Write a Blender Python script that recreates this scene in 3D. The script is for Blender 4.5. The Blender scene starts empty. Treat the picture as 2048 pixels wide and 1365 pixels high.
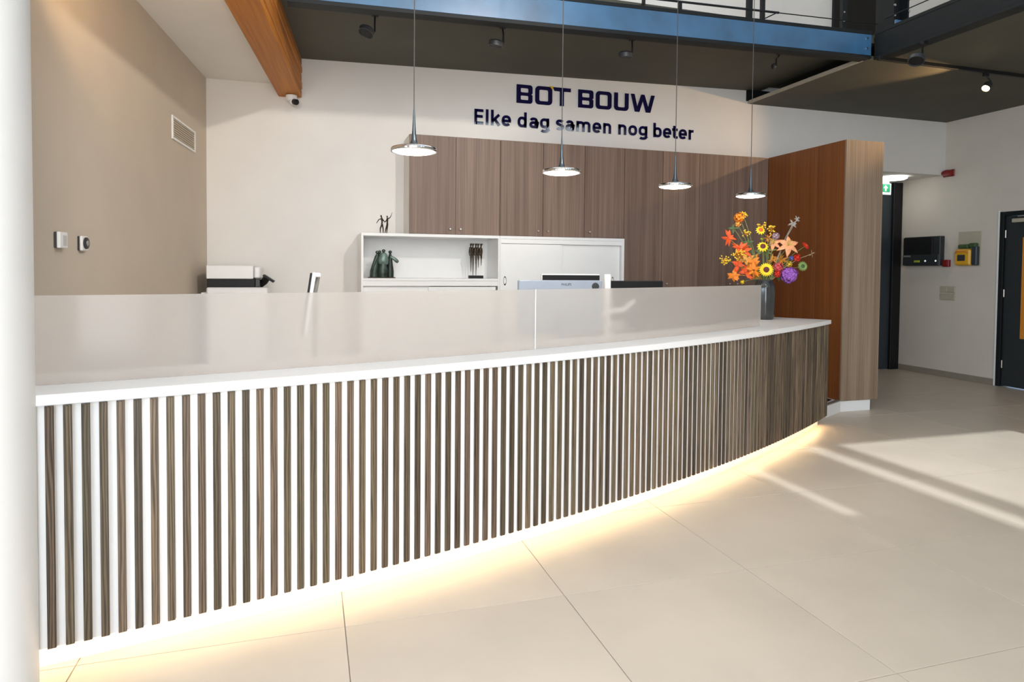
import bpy, bmesh, math, random
from mathutils import Vector, Matrix
random.seed(7)
PI = math.pi
S = bpy.context.scene
COL = S.collection

# ------------------------------------------------------------------ camera
cam_d = bpy.data.cameras.new('camera')
cam = bpy.data.objects.new('camera', cam_d)
COL.objects.link(cam)
R = (0.9565815755622731, -0.2913421942767982, 0.008450747232029952)
U = (0.0010562866646635777, 0.032459129013371696, 0.9994725054758512)
F = (0.29146281675932756, 0.9560680576076547, -0.031357545647658594)
cam.matrix_world = Matrix(((R[0], U[0], -F[0], 0), (R[1], U[1], -F[1], 0), (R[2], U[2], -F[2], 1.5), (0, 0, 0, 1)))
cam_d.sensor_width = 36
cam_d.lens = 23.388
cam_d.shift_y = -0.04963
cam_d.clip_start = 0.05
cam_d.clip_end = 200
S.camera = cam

# ------------------------------------------------------------------ exposure, world, lights
S.view_settings.view_transform = 'Standard'
S.view_settings.look = 'None'
S.view_settings.gamma = 1
S.view_settings.exposure = 0.13
S.view_settings.use_curve_mapping = False

w = bpy.data.worlds.new('sky')
S.world = w
w.use_nodes = True
wb = w.node_tree.nodes['Background']
wb.inputs[0].default_value = (0.42, 0.66, 1.0, 1)
wb.inputs[1].default_value = 1.2


def lamp(name, kind, loc, target, energy, color, **kw):
    d = bpy.data.lights.new(name, kind)
    d.energy = energy
    d.color = color
    for k, v in kw.items():
        setattr(d, k, v)
    o = bpy.data.objects.new(name, d)
    COL.objects.link(o)
    o.location = loc
    o.rotation_euler = (Vector(target) - Vector(loc)).to_track_quat('-Z', 'Y').to_euler()
    return o


# daylight through the glazed front of the hall (behind the camera) and the side window
lamp('daylight_front', 'AREA', (-1.3, -3.85, 3.0), (-1.3, 5, 2.9), 320, (1.0, 0.965, 0.92), shape='RECTANGLE', size=5.2, size_y=5.2, spread=math.radians(135))
lamp('daylight_side', 'AREA', (-4.3, -0.6, 2.2), (0, -0.3, 2.2), 340, (0.72, 0.88, 1.0), shape='RECTANGLE', size=5.0, size_y=4.0)
# sun through the rooflights
lamp('sun', 'SUN', (3, 2, 12), (3 + 0.25 * 5, 2 + 0.2 * 5, 7), 2.2, (0.85, 0.93, 1.0), angle=math.radians(0.9))
# high panes at the right of the front wall
lamp('daylight_pane', 'AREA', (4.9, -3.9, 5.15), (4.9, 0, 5.15), 30, (0.86, 0.94, 1.0), shape='RECTANGLE', size=0.9, size_y=2.0)
lamp('daylight_pane', 'AREA', (7.3, -3.9, 5.15), (7.3, 0, 5.15), 40, (0.86, 0.94, 1.0), shape='RECTANGLE', size=1.2, size_y=2.0)
# unseen spots added in front of the gallery to brighten the reception
lamp('hall_fill_spot', 'SPOT', (2.3, 1.2, 4.5), (-0.3, 7.3, 1.75), 400, (1.0, 0.92, 0.82), spot_size=math.radians(62), spot_blend=0.6, shadow_soft_size=0.12)
lamp('hall_fill_spot', 'SPOT', (0.9, 0.3, 4.8), (0.7, 3.3, 0.85), 115, (1.0, 0.96, 0.9), spot_size=math.radians(58), spot_blend=0.9, shadow_soft_size=0.12)
lamp('hall_fill_spot', 'SPOT', (2.2, 0.9, 4.7), (3.3, 4.4, 0.75), 150, (1.0, 0.90, 0.78), spot_size=math.radians(46), spot_blend=0.9, shadow_soft_size=0.12)
# ceiling spots
lamp('spot_beam', 'SPOT', (6.86, 5.34, 3.47), (3.6, 7.0, 3.2), 115, (1.0, 0.62, 0.3), spot_size=math.radians(75), spot_blend=0.5, shadow_soft_size=0.03)
lamp('wall_wash', 'SPOT', (-0.62, 3.6, 3.1), (-1.15, 4.6, 3.42), 27, (1.0, 0.66, 0.34), spot_size=math.radians(100), spot_blend=0.7, shadow_soft_size=0.03)
lamp('corridor_light', 'AREA', (8.2, 7.8, 2.88), (8.2, 7.8, 0), 6, (1.0, 0.95, 0.85), shape='RECTANGLE', size=0.3, size_y=0.3)
lamp('upstairs_fill', 'AREA', (3.0, 6.4, 6.9), (3.0, 6.6, 4), 45, (1.0, 0.97, 0.92), shape='RECTANGLE', size=5, size_y=1.0)  # unseen area light added to brighten the upper wall


# ------------------------------------------------------------------ materials
def mat(name, color, rough=0.5, metal=0.0, noise=0.0, nscale=8.0, stretch=(1, 1, 1), bump=0.0, rand=0.0, emit=None, estr=0, spec=None, coat=0, alpha=1, trans=0, ior=None, tint=None):
    m = bpy.data.materials.new(name)
    m.use_nodes = True
    nt = m.node_tree
    p = nt.nodes['Principled BSDF']
    p.inputs['Base Color'].default_value = (*color, 1)
    p.inputs['Roughness'].default_value = rough
    p.inputs['Metallic'].default_value = metal
    if spec is not None:
        p.inputs['Specular IOR Level'].default_value = spec
    if coat:
        p.inputs['Coat Weight'].default_value = coat
        p.inputs['Coat Roughness'].default_value = 0.08
    if trans:
        p.inputs['Transmission Weight'].default_value = trans
    if ior:
        p.inputs['IOR'].default_value = ior
    if emit:
        p.inputs['Emission Color'].default_value = (*emit, 1)
        p.inputs['Emission Strength'].default_value = estr
    if noise or bump or rand:
        tc = nt.nodes.new('ShaderNodeTexCoord')
        mp = nt.nodes.new('ShaderNodeMapping')
        mp.inputs['Scale'].default_value = stretch
        oi = nt.nodes.new('ShaderNodeObjectInfo')
        mu = nt.nodes.new('ShaderNodeMath')
        mu.operation = 'MULTIPLY'
        mu.inputs[1].default_value = 37.0
        nt.links.new(oi.outputs['Random'], mu.inputs[0])
        cb = nt.nodes.new('ShaderNodeCombineXYZ')
        nt.links.new(mu.outputs[0], cb.inputs[0])
        nt.links.new(mu.outputs[0], cb.inputs[2])
        nt.links.new(tc.outputs['Object'], mp.inputs['Vector'])
        nt.links.new(cb.outputs[0], mp.inputs['Location'])
        nz = nt.nodes.new('ShaderNodeTexNoise')
        nz.inputs['Scale'].default_value = nscale
        nz.inputs['Detail'].default_value = 5
        nt.links.new(mp.outputs[0], nz.inputs['Vector'])
        if noise or rand:
            cr = nt.nodes.new('ShaderNodeValToRGB')
            a = 1 - noise
            b = 1 + noise
            t2 = tint or (1, 1, 1)
            cr.color_ramp.elements[0].position = 0.3
            cr.color_ramp.elements[1].position = 0.7
            cr.color_ramp.elements[0].color = (color[0] * a, color[1] * a, color[2] * a, 1)
            cr.color_ramp.elements[1].color = (min(1, color[0] * b * t2[0]), min(1, color[1] * b * t2[1]), min(1, color[2] * b * t2[2]), 1)
            nt.links.new(nz.outputs['Fac'], cr.inputs['Fac'])
            out = cr.outputs['Color']
            if rand:
                mr = nt.nodes.new('ShaderNodeMapRange')
                mr.inputs['To Min'].default_value = 1 - rand
                mr.inputs['To Max'].default_value = 1 + rand
                nt.links.new(oi.outputs['Random'], mr.inputs['Value'])
                hs = nt.nodes.new('ShaderNodeHueSaturation')
                nt.links.new(mr.outputs[0], hs.inputs['Value'])
                nt.links.new(out, hs.inputs['Color'])
                out = hs.outputs['Color']
            nt.links.new(out, p.inputs['Base Color'])
        if bump:
            bn = nt.nodes.new('ShaderNodeBump')
            bn.inputs['Strength'].default_value = bump
            bn.inputs['Distance'].default_value = 0.002
            nt.links.new(nz.outputs['Fac'], bn.inputs['Height'])
            nt.links.new(bn.outputs[0], p.inputs['Normal'])
    return m


def wood(name, dark, light, rough=0.45, fine=90.0, long=1.6, rand=0.2, rings=0.0, ringscale=14, axis=2, hue=0.0):
    """Grain running along one axis: fine streaks, broad tone bands and, if asked, cathedral rings; shifted per object."""
    m = bpy.data.materials.new(name)
    m.use_nodes = True
    nt = m.node_tree
    L = nt.links.new
    p = nt.nodes['Principled BSDF']
    p.inputs['Roughness'].default_value = rough
    tc = nt.nodes.new('ShaderNodeTexCoord')
    oi = nt.nodes.new('ShaderNodeObjectInfo')
    mu = nt.nodes.new('ShaderNodeMath')
    mu.operation = 'MULTIPLY'
    mu.inputs[1].default_value = 53.0
    L(oi.outputs['Random'], mu.inputs[0])
    add = nt.nodes.new('ShaderNodeVectorMath')
    add.operation = 'ADD'
    L(tc.outputs['Object'], add.inputs[0])
    L(mu.outputs[0], add.inputs[1])

    def nz(sx, sz, detail):
        mp = nt.nodes.new('ShaderNodeMapping')
        sc = [sx, sx, sx]
        sc[axis] = sz
        mp.inputs['Scale'].default_value = sc
        L(add.outputs[0], mp.inputs['Vector'])
        n = nt.nodes.new('ShaderNodeTexNoise')
        n.inputs['Scale'].default_value = 1
        n.inputs['Detail'].default_value = detail
        L(mp.outputs[0], n.inputs['Vector'])
        return n.outputs['Fac']

    def mix(a, b, f, mode='MIX'):
        x = nt.nodes.new('ShaderNodeMix')
        x.data_type = 'FLOAT'
        x.inputs[0].default_value = f
        L(a, x.inputs[2])
        L(b, x.inputs[3])
        return x.outputs[0]

    v = mix(nz(fine, long, 4), nz(fine * 0.16, long * 0.35, 3), 0.45)
    if rings:
        mp = nt.nodes.new('ShaderNodeMapping')
        sc = [ringscale * 1.0] * 3
        sc[axis] = ringscale * 0.06
        mp.inputs['Scale'].default_value = sc
        L(add.outputs[0], mp.inputs['Vector'])
        wv = nt.nodes.new('ShaderNodeTexWave')
        wv.wave_type = 'RINGS'
        wv.rings_direction = 'SPHERICAL'
        wv.inputs['Scale'].default_value = 1.0
        wv.inputs['Distortion'].default_value = 9
        wv.inputs['Detail'].default_value = 3
        wv.inputs['Detail Scale'].default_value = 0.7
        L(mp.outputs[0], wv.inputs['Vector'])
        v = mix(v, wv.outputs['Fac'], rings)
    cr = nt.nodes.new('ShaderNodeValToRGB')
    cr.color_ramp.elements[0].position = 0.32
    cr.color_ramp.elements[1].position = 0.68
    cr.color_ramp.elements[0].color = (*dark, 1)
    cr.color_ramp.elements[1].color = (*light, 1)
    L(v, cr.inputs['Fac'])
    mr = nt.nodes.new('ShaderNodeMapRange')
    mr.inputs['To Min'].default_value = 1 - rand
    mr.inputs['To Max'].default_value = 1 + rand
    L(oi.outputs['Random'], mr.inputs['Value'])
    hs = nt.nodes.new('ShaderNodeHueSaturation')
    L(mr.outputs[0], hs.inputs['Value'])
    L(cr.outputs['Color'], hs.inputs['Color'])
    if hue:                                  # each board its own tint
        fr = nt.nodes.new('ShaderNodeMath')
        fr.operation = 'FRACT'
        L(mu.outputs[0], fr.inputs[0])
        mh = nt.nodes.new('ShaderNodeMapRange')
        mh.inputs['To Min'].default_value = 0.5 - hue
        mh.inputs['To Max'].default_value = 0.5 + hue
        L(fr.outputs[0], mh.inputs['Value'])
        L(mh.outputs[0], hs.inputs['Hue'])
    L(hs.outputs['Color'], p.inputs['Base Color'])
    bn = nt.nodes.new('ShaderNodeBump')
    bn.inputs['Strength'].default_value = 0.25
    bn.inputs['Distance'].default_value = 0.001
    L(v, bn.inputs['Height'])
    L(bn.outputs[0], p.inputs['Normal'])
    return m


M = {}
M['wall'] = mat('white_plaster', (0.80, 0.775, 0.74), 0.75, noise=0.02, nscale=3, bump=0.15)
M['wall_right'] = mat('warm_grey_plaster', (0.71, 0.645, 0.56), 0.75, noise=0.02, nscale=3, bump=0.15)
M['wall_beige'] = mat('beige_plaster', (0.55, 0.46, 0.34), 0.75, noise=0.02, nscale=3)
M['grey_light'] = mat('light_grey_plastic', (0.55, 0.55, 0.53), 0.4, noise=0.03)
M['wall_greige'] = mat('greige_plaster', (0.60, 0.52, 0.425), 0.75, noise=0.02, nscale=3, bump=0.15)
M['ceil_white'] = mat('white_ceiling', (0.86, 0.83, 0.78), 0.8, noise=0.02, nscale=3)
M['ceil_dark'] = mat('dark_olive_ceiling', (0.080, 0.076, 0.054), 0.7, noise=0.08, nscale=2)
M['trim'] = mat('beige_board_edge', (0.42, 0.37, 0.29), 0.6, noise=0.1, nscale=20)
M['tile'] = mat('beige_stone_tile', (0.65, 0.55, 0.44), 0.36, noise=0.05, nscale=2.2, bump=0.03, rand=0.015)
M['grout'] = mat('grout', (0.36, 0.31, 0.26), 0.9, noise=0.05)
M['skirting'] = mat('beige_skirting', (0.30, 0.26, 0.20), 0.5, noise=0.05)
M['white'] = mat('white_laminate', (0.86, 0.86, 0.85), 0.35, noise=0.01)
M['backing'] = mat('white_backing', (0.90, 0.90, 0.90), 0.5, noise=0.01)
M['solid'] = mat('white_solid_surface', (0.88, 0.87, 0.86), 0.3, noise=0.01)
M['cream'] = mat('cream_board', (0.80, 0.77, 0.70), 0.5, noise=0.01)
M['slat'] = wood('smoked_oak', (0.055, 0.038, 0.023), (0.175, 0.125, 0.078), 0.42, fine=330, long=4, rand=0.42, rings=0.36, hue=0.014, ringscale=42)
M['veneer'] = wood('grey_brown_veneer', (0.130, 0.078, 0.056), (0.265, 0.178, 0.135), 0.5, fine=75, long=0.9, rand=0.08)
M['veneer_pillar'] = wood('light_brown_veneer', (0.19, 0.13, 0.085), (0.36, 0.265, 0.185), 0.5, fine=75, long=0.9, rand=0.05)
M['veneer_shaded'] = wood('shaded_side_veneer', (0.15, 0.040, 0.006), (0.245, 0.076, 0.013), 0.5, fine=60, long=0.7, rand=0.05)  # same veneer as the block front, with the side's shade put into the colour
M['glulam'] = wood('honey_glulam', (0.31, 0.090, 0.003), (0.52, 0.19, 0.010), 0.6, fine=40, long=1.2, rand=0.28, axis=1)
M['steel'] = mat('sky_tinted_black_steel', (0.035, 0.115, 0.225), 0.32, noise=0.25, nscale=3, spec=0.8)  # black steel with the reflected blue sky mixed into its base colour
M['steel_black'] = mat('black_steel', (0.010, 0.012, 0.013), 0.55, noise=0.1, spec=0.25)
M['bolt'] = mat('zinc_bolt', (0.6, 0.62, 0.65), 0.25, metal=1.0, noise=0.05)
M['black'] = mat('black_plastic', (0.010, 0.010, 0.011), 0.5, noise=0.05, spec=0.3)
M['darkgrey'] = mat('dark_grey_plastic', (0.035, 0.037, 0.04), 0.45, noise=0.05)
M['anthracite'] = mat('anthracite_paint', (0.025, 0.030, 0.034), 0.45, noise=0.05)
M['navy_door'] = mat('blue_grey_door', (0.03, 0.042, 0.055), 0.45, noise=0.05)
M['chrome'] = mat('chrome', (0.75, 0.76, 0.77), 0.08, metal=1.0, noise=0.01)
M['gunmetal'] = mat('gunmetal', (0.11, 0.14, 0.165), 0.28, metal=0.85, noise=0.03)
M['steel_knob'] = mat('brushed_nickel', (0.62, 0.58, 0.53), 0.3, metal=1.0, noise=0.03)
M['cord'] = mat('grey_cord', (0.07, 0.065, 0.06), 0.6, noise=0.05)
M['lamp'] = mat('opal_diffuser', (0.9, 0.9, 0.88), 0.4, emit=(1.0, 0.88, 0.70), estr=15, noise=0.01)
M['led'] = mat('led_strip_glow', (0.9, 0.8, 0.6), 0.4, emit=(1.0, 0.70, 0.36), estr=16, noise=0.01)
M['spotglow'] = mat('lit_spot_lens', (0.9, 0.8, 0.6), 0.4, emit=(1.0, 0.82, 0.5), estr=25, noise=0.01)
M['panel_glow'] = mat('lit_ceiling_panel', (0.9, 0.9, 0.9), 0.4, emit=(1.0, 0.98, 0.93), estr=4, noise=0.01)
M['navy'] = mat('navy_gloss_acrylic', (0.008, 0.006, 0.05), 0.06, spec=0.6, noise=0.02)
M['yellow_acr'] = mat('yellow_acrylic', (0.75, 0.48, 0.02), 0.2, noise=0.02)
M['red'] = mat('dark_red_plastic', (0.24, 0.008, 0.008), 0.4, noise=0.05)
M['orange'] = mat('orange_panel', (0.75, 0.27, 0.03), 0.45, noise=0.05)
M['yellow_box'] = mat('yellow_case', (0.80, 0.42, 0.02), 0.4, noise=0.05)
M['green_txt'] = mat('sign_green', (0.02, 0.30, 0.13), 0.5, emit=(0.02, 0.30, 0.13), estr=0.5, noise=0.02)
M['sign_white'] = mat('sign_white', (0.85, 0.9, 0.87), 0.5, emit=(0.85, 0.9, 0.87), estr=0.5, noise=0.01)
M['beige_plastic'] = mat('beige_plastic', (0.50, 0.45, 0.34), 0.5, noise=0.03)
M['silver'] = mat('silver_blue_plastic', (0.36, 0.41, 0.49), 0.35, metal=0.3, noise=0.04)
M['bronze'] = mat('dark_bronze', (0.05, 0.035, 0.022), 0.4, metal=0.7, noise=0.4, nscale=30)
M['patina'] = mat('green_patina', (0.040, 0.062, 0.050), 0.45, metal=0.3, noise=0.7, nscale=14)
M['patina_dark'] = mat('dark_green_patina', (0.018, 0.030, 0.024), 0.4, metal=0.3, noise=0.5, nscale=14)
M['patina_light'] = mat('pale_green_patina', (0.16, 0.24, 0.21), 0.4, metal=0.3, noise=0.35, nscale=16)
M['vase'] = mat('smoked_glass', (0.032, 0.034, 0.034), 0.12, noise=0.1, spec=0.7)
M['grey_alu'] = mat('grey_aluminium', (0.35, 0.34, 0.32), 0.4, metal=0.6, noise=0.05)

# frosted acrylic: diffuse scatter plus rough see-through
m = bpy.data.materials.new('frosted_acrylic')
m.use_nodes = True
nt = m.node_tree
p = nt.nodes['Principled BSDF']
p.inputs['Base Color'].default_value = (0.90, 0.865, 0.83, 1)
p.inputs['Roughness'].default_value = 0.13
p.inputs['Transmission Weight'].default_value = 0.78
p.inputs['IOR'].default_value = 1.3
tr = nt.nodes.new('ShaderNodeBsdfTranslucent')
tr.inputs['Color'].default_value = (0.90, 0.86, 0.82, 1)
mx = nt.nodes.new('ShaderNodeMixShader')
mx.inputs[0].default_value = 0.2
nt.links.new(p.outputs[0], mx.inputs[1])
nt.links.new(tr.outputs[0], mx.inputs[2])
nt.links.new(mx.outputs[0], nt.nodes['Material Output'].inputs['Surface'])
M['frost'] = m
M['frost_edge'] = mat('polished_acrylic_edge', (0.93, 0.95, 0.95), 0.2, noise=0.01)
FL = {}
for k, c in dict(yellow=(0.90, 0.62, 0.01), maroon=(0.10, 0.008, 0.006), peach=(0.85, 0.36, 0.17), purple=(0.33, 0.11, 0.48), red=(0.68, 0.025, 0.01), green=(0.20, 0.30, 0.08),
                 leaf=(0.05, 0.10, 0.03), orange=(0.80, 0.22, 0.01), redorange=(0.75, 0.09, 0.01), gold=(0.92, 0.58, 0.04), grey=(0.32, 0.29, 0.25), blue=(0.12, 0.16, 0.5),
                 stem=(0.16, 0.20, 0.06), beige=(0.36, 0.27, 0.15), pink=(0.65, 0.08, 0.09), lilac=(0.42, 0.29, 0.34), amber=(0.55, 0.22, 0.02), lime=(0.48, 0.55, 0.05), tan=(0.75, 0.33, 0.06)).items():
    FL[k] = mat('petal_' + k, c, 0.6, noise=0.22, nscale=25)


# ------------------------------------------------------------------ mesh helpers
def link(o, parent=None):
    COL.objects.link(o)
    if parent is not None:
        o.parent = parent
    return o


def wloc(o):
    v = Vector((0, 0, 0))
    while o is not None:
        v += o.location
        o = o.parent
    return v


def obj(name, bm, m, parent=None, smooth=False, world=False):
    """Link a bmesh as ONE mesh object; world=True: the bmesh is in world coordinates (parents unrotated)."""
    me = bpy.data.meshes.new(name)
    if world and parent is not None:
        bmesh.ops.translate(bm, vec=-wloc(parent), verts=bm.verts)
    bm.normal_update()
    bm.to_mesh(me)
    bm.free()
    if smooth:
        for f in me.polygons:
            f.use_smooth = True
        if smooth != 'all':
            try:
                me.set_sharp_from_angle(angle=math.radians(40))
            except Exception:
                pass
    me.materials.append(m)
    return link(bpy.data.objects.new(name, me), parent)


def box(x0, x1, y0, y1, z0, z1, bev=0.0, bm=None):
    b = bmesh.new()
    bmesh.ops.create_cube(b, size=1)
    bmesh.ops.scale(b, vec=(x1 - x0, y1 - y0, z1 - z0), verts=b.verts)
    bmesh.ops.translate(b, vec=((x0 + x1) / 2, (y0 + y1) / 2, (z0 + z1) / 2), verts=b.verts)
    if bev:
        bmesh.ops.bevel(b, geom=b.edges[:], offset=bev, segments=1, affect='EDGES')
    return join(bm, b)


def join(bm, b):
    if bm is None:
        return b
    me = bpy.data.meshes.new('tmp')
    b.to_mesh(me)
    b.free()
    bm.from_mesh(me)
    bpy.data.meshes.remove(me)
    return bm


def lathe(prof, seg=32, bm=None, c=(0, 0, 0), axis=None):
    b = bmesh.new()
    rings = []
    for r, z in prof:
        if r < 1e-6:
            rings.append([b.verts.new((0, 0, z))])
        else:
            rings.append([b.verts.new((r * math.cos(2 * PI * i / seg), r * math.sin(2 * PI * i / seg), z)) for i in range(seg)])
    for a, d in zip(rings, rings[1:]):
        for i in range(seg):
            j = (i + 1) % seg
            if len(a) == 1 and len(d) > 1:
                b.faces.new((a[0], d[j], d[i]))
            elif len(d) == 1 and len(a) > 1:
                b.faces.new((a[i], a[j], d[0]))
            elif len(a) > 1:
                b.faces.new((a[i], a[j], d[j], d[i]))
    if axis is not None:
        b.transform(Vector((0, 0, 1)).rotation_difference(Vector(axis)).to_matrix().to_4x4())
    bmesh.ops.translate(b, vec=c, verts=b.verts)
    bmesh.ops.recalc_face_normals(b, faces=b.faces[:])
    return join(bm, b)


def tube(path, r, seg=8, bm=None, r2=None):
    b = bmesh.new()
    path = [Vector(q) for q in path]
    n = len(path)
    prev = None
    ref = Vector((0, 0, 1))
    for i, q in enumerate(path):
        t = (path[min(i + 1, n - 1)] - path[max(i - 1, 0)]).normalized()
        if abs(t.dot(ref)) > 0.95:
            ref = Vector((1, 0, 0)) if abs(t.x) < 0.9 else Vector((0, 1, 0))
        u = t.cross(ref).normalized()
        v = t.cross(u).normalized()
        rr = r if r2 is None else r + (r2 - r) * i / (n - 1)
        ring = [b.verts.new(q + (u * math.cos(2 * PI * k / seg) + v * math.sin(2 * PI * k / seg)) * rr) for k in range(seg)]
        if prev:
            for k in range(seg):
                b.faces.new((prev[k], prev[(k + 1) % seg], ring[(k + 1) % seg], ring[k]))
        else:
            b.faces.new(ring[::-1])
        prev = ring
    b.faces.new(prev)
    bmesh.ops.recalc_face_normals(b, faces=b.faces[:])
    return join(bm, b)


def ball(c, r, bm=None, sub=1, scale=(1, 1, 1)):
    b = bmesh.new()
    bmesh.ops.create_icosphere(b, subdivisions=sub, radius=r)
    bmesh.ops.scale(b, vec=scale, verts=b.verts)
    bmesh.ops.translate(b, vec=c, verts=b.verts)
    return join(bm, b)


def prism(poly, z0, z1, bm=None):
    """poly: list of (x, y), counter-clockwise."""
    b = bmesh.new()
    lo = [b.verts.new((x, y, z0)) for x, y in poly]
    hi = [b.verts.new((x, y, z1)) for x, y in poly]
    n = len(poly)
    b.faces.new(lo[::-1])
    b.faces.new(hi)
    for i in range(n):
        b.faces.new((lo[i], lo[(i + 1) % n], hi[(i + 1) % n], hi[i]))
    bmesh.ops.recalc_face_normals(b, faces=b.faces[:])
    return join(bm, b)


CX, CY = -4.713, 19.355                      # centre of the desk's curve
TH0, DTH = 0.225975, 0.00327768              # first slat and pitch, in radians


def arc_pt(r, th):
    return CX + r * math.sin(th), CY - r * math.cos(th)


def arc_slab(r0, r1, t0, t1, z0, z1, seg=64, bm=None):
    """A curved slab between two radii and two angles."""
    b = bmesh.new()
    prev = None
    first = None
    for i in range(seg + 1):
        t = t0 + (t1 - t0) * i / seg
        q = []
        for r, z in ((r1, z0), (r1, z1), (r0, z1), (r0, z0)):
            x, y = arc_pt(r, t)
            q.append(b.verts.new((x, y, z)))
        if prev:
            for k in range(4):
                b.faces.new((prev[k], q[k], q[(k + 1) % 4], prev[(k + 1) % 4]))
        else:
            b.faces.new(q)
        prev = q
    b.faces.new(prev[::-1])
    bmesh.ops.recalc_face_normals(b, faces=b.faces[:])
    return join(bm, b)


def thing(name, label, cat, loc=(0, 0, 0), rotz=0, group=None):
    o = bpy.data.objects.new(name, None)
    o.empty_display_size = 0.1
    link(o)
    o.location = loc
    o.rotation_euler = (0, 0, rotz)
    tag(o, label, cat, group)
    return o


def tag(o, label, cat, group=None):
    o['label'] = label
    o['category'] = cat
    if group:
        o['group'] = group
    return o


def struct(name, bm, m, parent=None, smooth=False):
    o = obj(name, bm, m, parent, smooth)
    if parent is None:
        o['kind'] = 'structure'
    return o


def sroot(name, loc=(0, 0, 0), rotz=0):
    o = bpy.data.objects.new(name, None)
    link(o)
    o.location = loc
    o.rotation_euler = (0, 0, rotz)
    o['kind'] = 'structure'
    return o


def dup(o, parent=None):
    c = o.copy()
    link(c, parent)
    for ch in list(o.children):
        dup(ch, c)
    return c


# ------------------------------------------------------------------ the setting
# floor: a grout bed with every tile a part
fl = struct('floor', box(-5, 9.2, -4.2, 8.5, -0.12, -0.004), M['grout'])
TX, TY = 0.981, 0.902
X0, Y0 = 0.1415, 1.914
tile_me = None
g = 0.0022
for i in range(-6, 10):
    for j in range(-7, 8):
        x = X0 + i * TX
        y = Y0 + j * TY
        if x > 8.9 or x + TX < -4.6 or y > 8.25 or y + TY < -4:
            continue
        if tile_me is None:
            t = obj('tile', box(g, TX - g, g, TY - g, -0.012, 0.0, 0.0006), M['tile'], fl)
            tile_me = t.data
        else:
            t = link(bpy.data.objects.new('tile', tile_me), fl)
        t.location = (x, y, 0)

# left wall: runs at a slight angle
LA = -math.atan(0.094)


def lw(y):
    return -0.999 + 0.094 * (y - 7.417)


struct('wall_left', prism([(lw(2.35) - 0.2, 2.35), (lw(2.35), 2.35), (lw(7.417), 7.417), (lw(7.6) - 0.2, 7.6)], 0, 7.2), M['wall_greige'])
struct('wall_left', prism([(-4.5, 2.35), (lw(2.35) - 0.2, 2.35), (lw(2.35) - 0.2, 2.55), (-4.5, 2.55)], 0, 7.2), M['wall'])
# back wall, with the lintel above the corridor
struct('wall_back', box(-1.25, 5.93, 7.417, 7.6, 0, 7.2), M['wall'])
struct('wall_back', box(5.93, 8.78, 7.417, 7.6, 2.912, 7.2), M['wall'])
struct('wall_corridor', box(5.75, 5.93, 7.6, 8.3, 0, 2.912), M['wall'])
struct('wall_corridor', box(5.75, 9.0, 8.2, 8.4, 0, 2.912), M['wall'])
struct('ceiling', box(5.75, 9.0, 7.6, 8.3, 2.912, 3.0), M['ceil_white'])
# right wall with the door opening
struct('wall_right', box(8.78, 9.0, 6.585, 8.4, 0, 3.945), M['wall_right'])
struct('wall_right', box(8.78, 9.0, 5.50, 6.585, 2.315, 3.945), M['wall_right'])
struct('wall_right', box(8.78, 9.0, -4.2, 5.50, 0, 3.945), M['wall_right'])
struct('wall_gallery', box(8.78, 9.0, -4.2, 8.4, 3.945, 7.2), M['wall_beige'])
struct('baseboard_right', box(8.768, 8.78, 6.60, 8.2, 0, 0.085, 0.002), M['skirting'])
# front and side of the hall, behind the camera: big glazed openings
fw = sroot('window_1', (0, -4, 0))
for x in (-4.0, -1.3, 1.4):
    obj('window_frame', box(x - 0.05, x + 0.05, -0.06, 0.06, 0, 7.0), M['anthracite'], fw)
for z in (0.05, 5.85, 6.95):
    obj('window_frame', box(-4.0, 1.4, -0.06, 0.06, z - 0.05, z + 0.05), M['anthracite'], fw)
struct('wall_front', box(-4.7, -4.05, -4.15, -3.95, 0, 7.2), M['wall'])
for q in ((1.45, 4.45, 0, 7.2), (4.45, 9.0, 0, 4.15), (4.45, 9.0, 6.15, 7.2), (5.35, 6.7, 4.15, 6.15), (7.9, 9.0, 4.15, 6.15)):
    struct('wall_front', box(q[0], q[1], -4.15, -3.95, q[2], q[3]), M['wall'])
struct('wall_front', box(-4.05, 1.45, -4.15, -3.95, 7.0, 7.2), M['wall'])
sw = sroot('window_2', (-4.5, 0, 0))
for y in (-3.9, -0.7, 2.3):
    obj('window_frame', box(-0.05, 0.05, y - 0.05, y + 0.05, 0, 4.2), M['anthracite'], sw)
struct('wall_left', box(-4.6, -4.4, -4.15, 2.55, 4.2, 7.2), M['wall'])
# roof with rooflights
RZ = 7.2
dx, dy = 0.25 * RZ, 0.2 * RZ
ya, yb = -1.4, 4.65 - dy
for (x0, x1, y0, y1) in ((-4.7, 3.165 - dx, -4.2, 7.6), (3.165 - dx, 3.255 - dx, -4.2, 3.26 - dy), (3.165 - dx, 3.255 - dx, 4.30 - dy, 7.6), (3.255 - dx, 4.0 - dx, -4.2, 7.6),
                         (4.0 - dx, 6.8 - dx, -4.2, ya), (4.0 - dx, 6.8 - dx, yb, 7.6), (4.175 - dx, 4.385 - dx, ya, yb), (6.8 - dx, 9.0, -4.2, 7.6)):
    struct('ceiling', box(x0, x1, y0, y1, RZ, RZ + 0.06), M['ceil_white'])
# low white ceiling at the left of the timber beam
struct('ceiling', prism([(lw(2.4), 2.4), (-0.62, 2.4), (-0.22, 7.417), (lw(7.417), 7.417)], 3.412, 3.50), M['ceil_white'])
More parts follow.
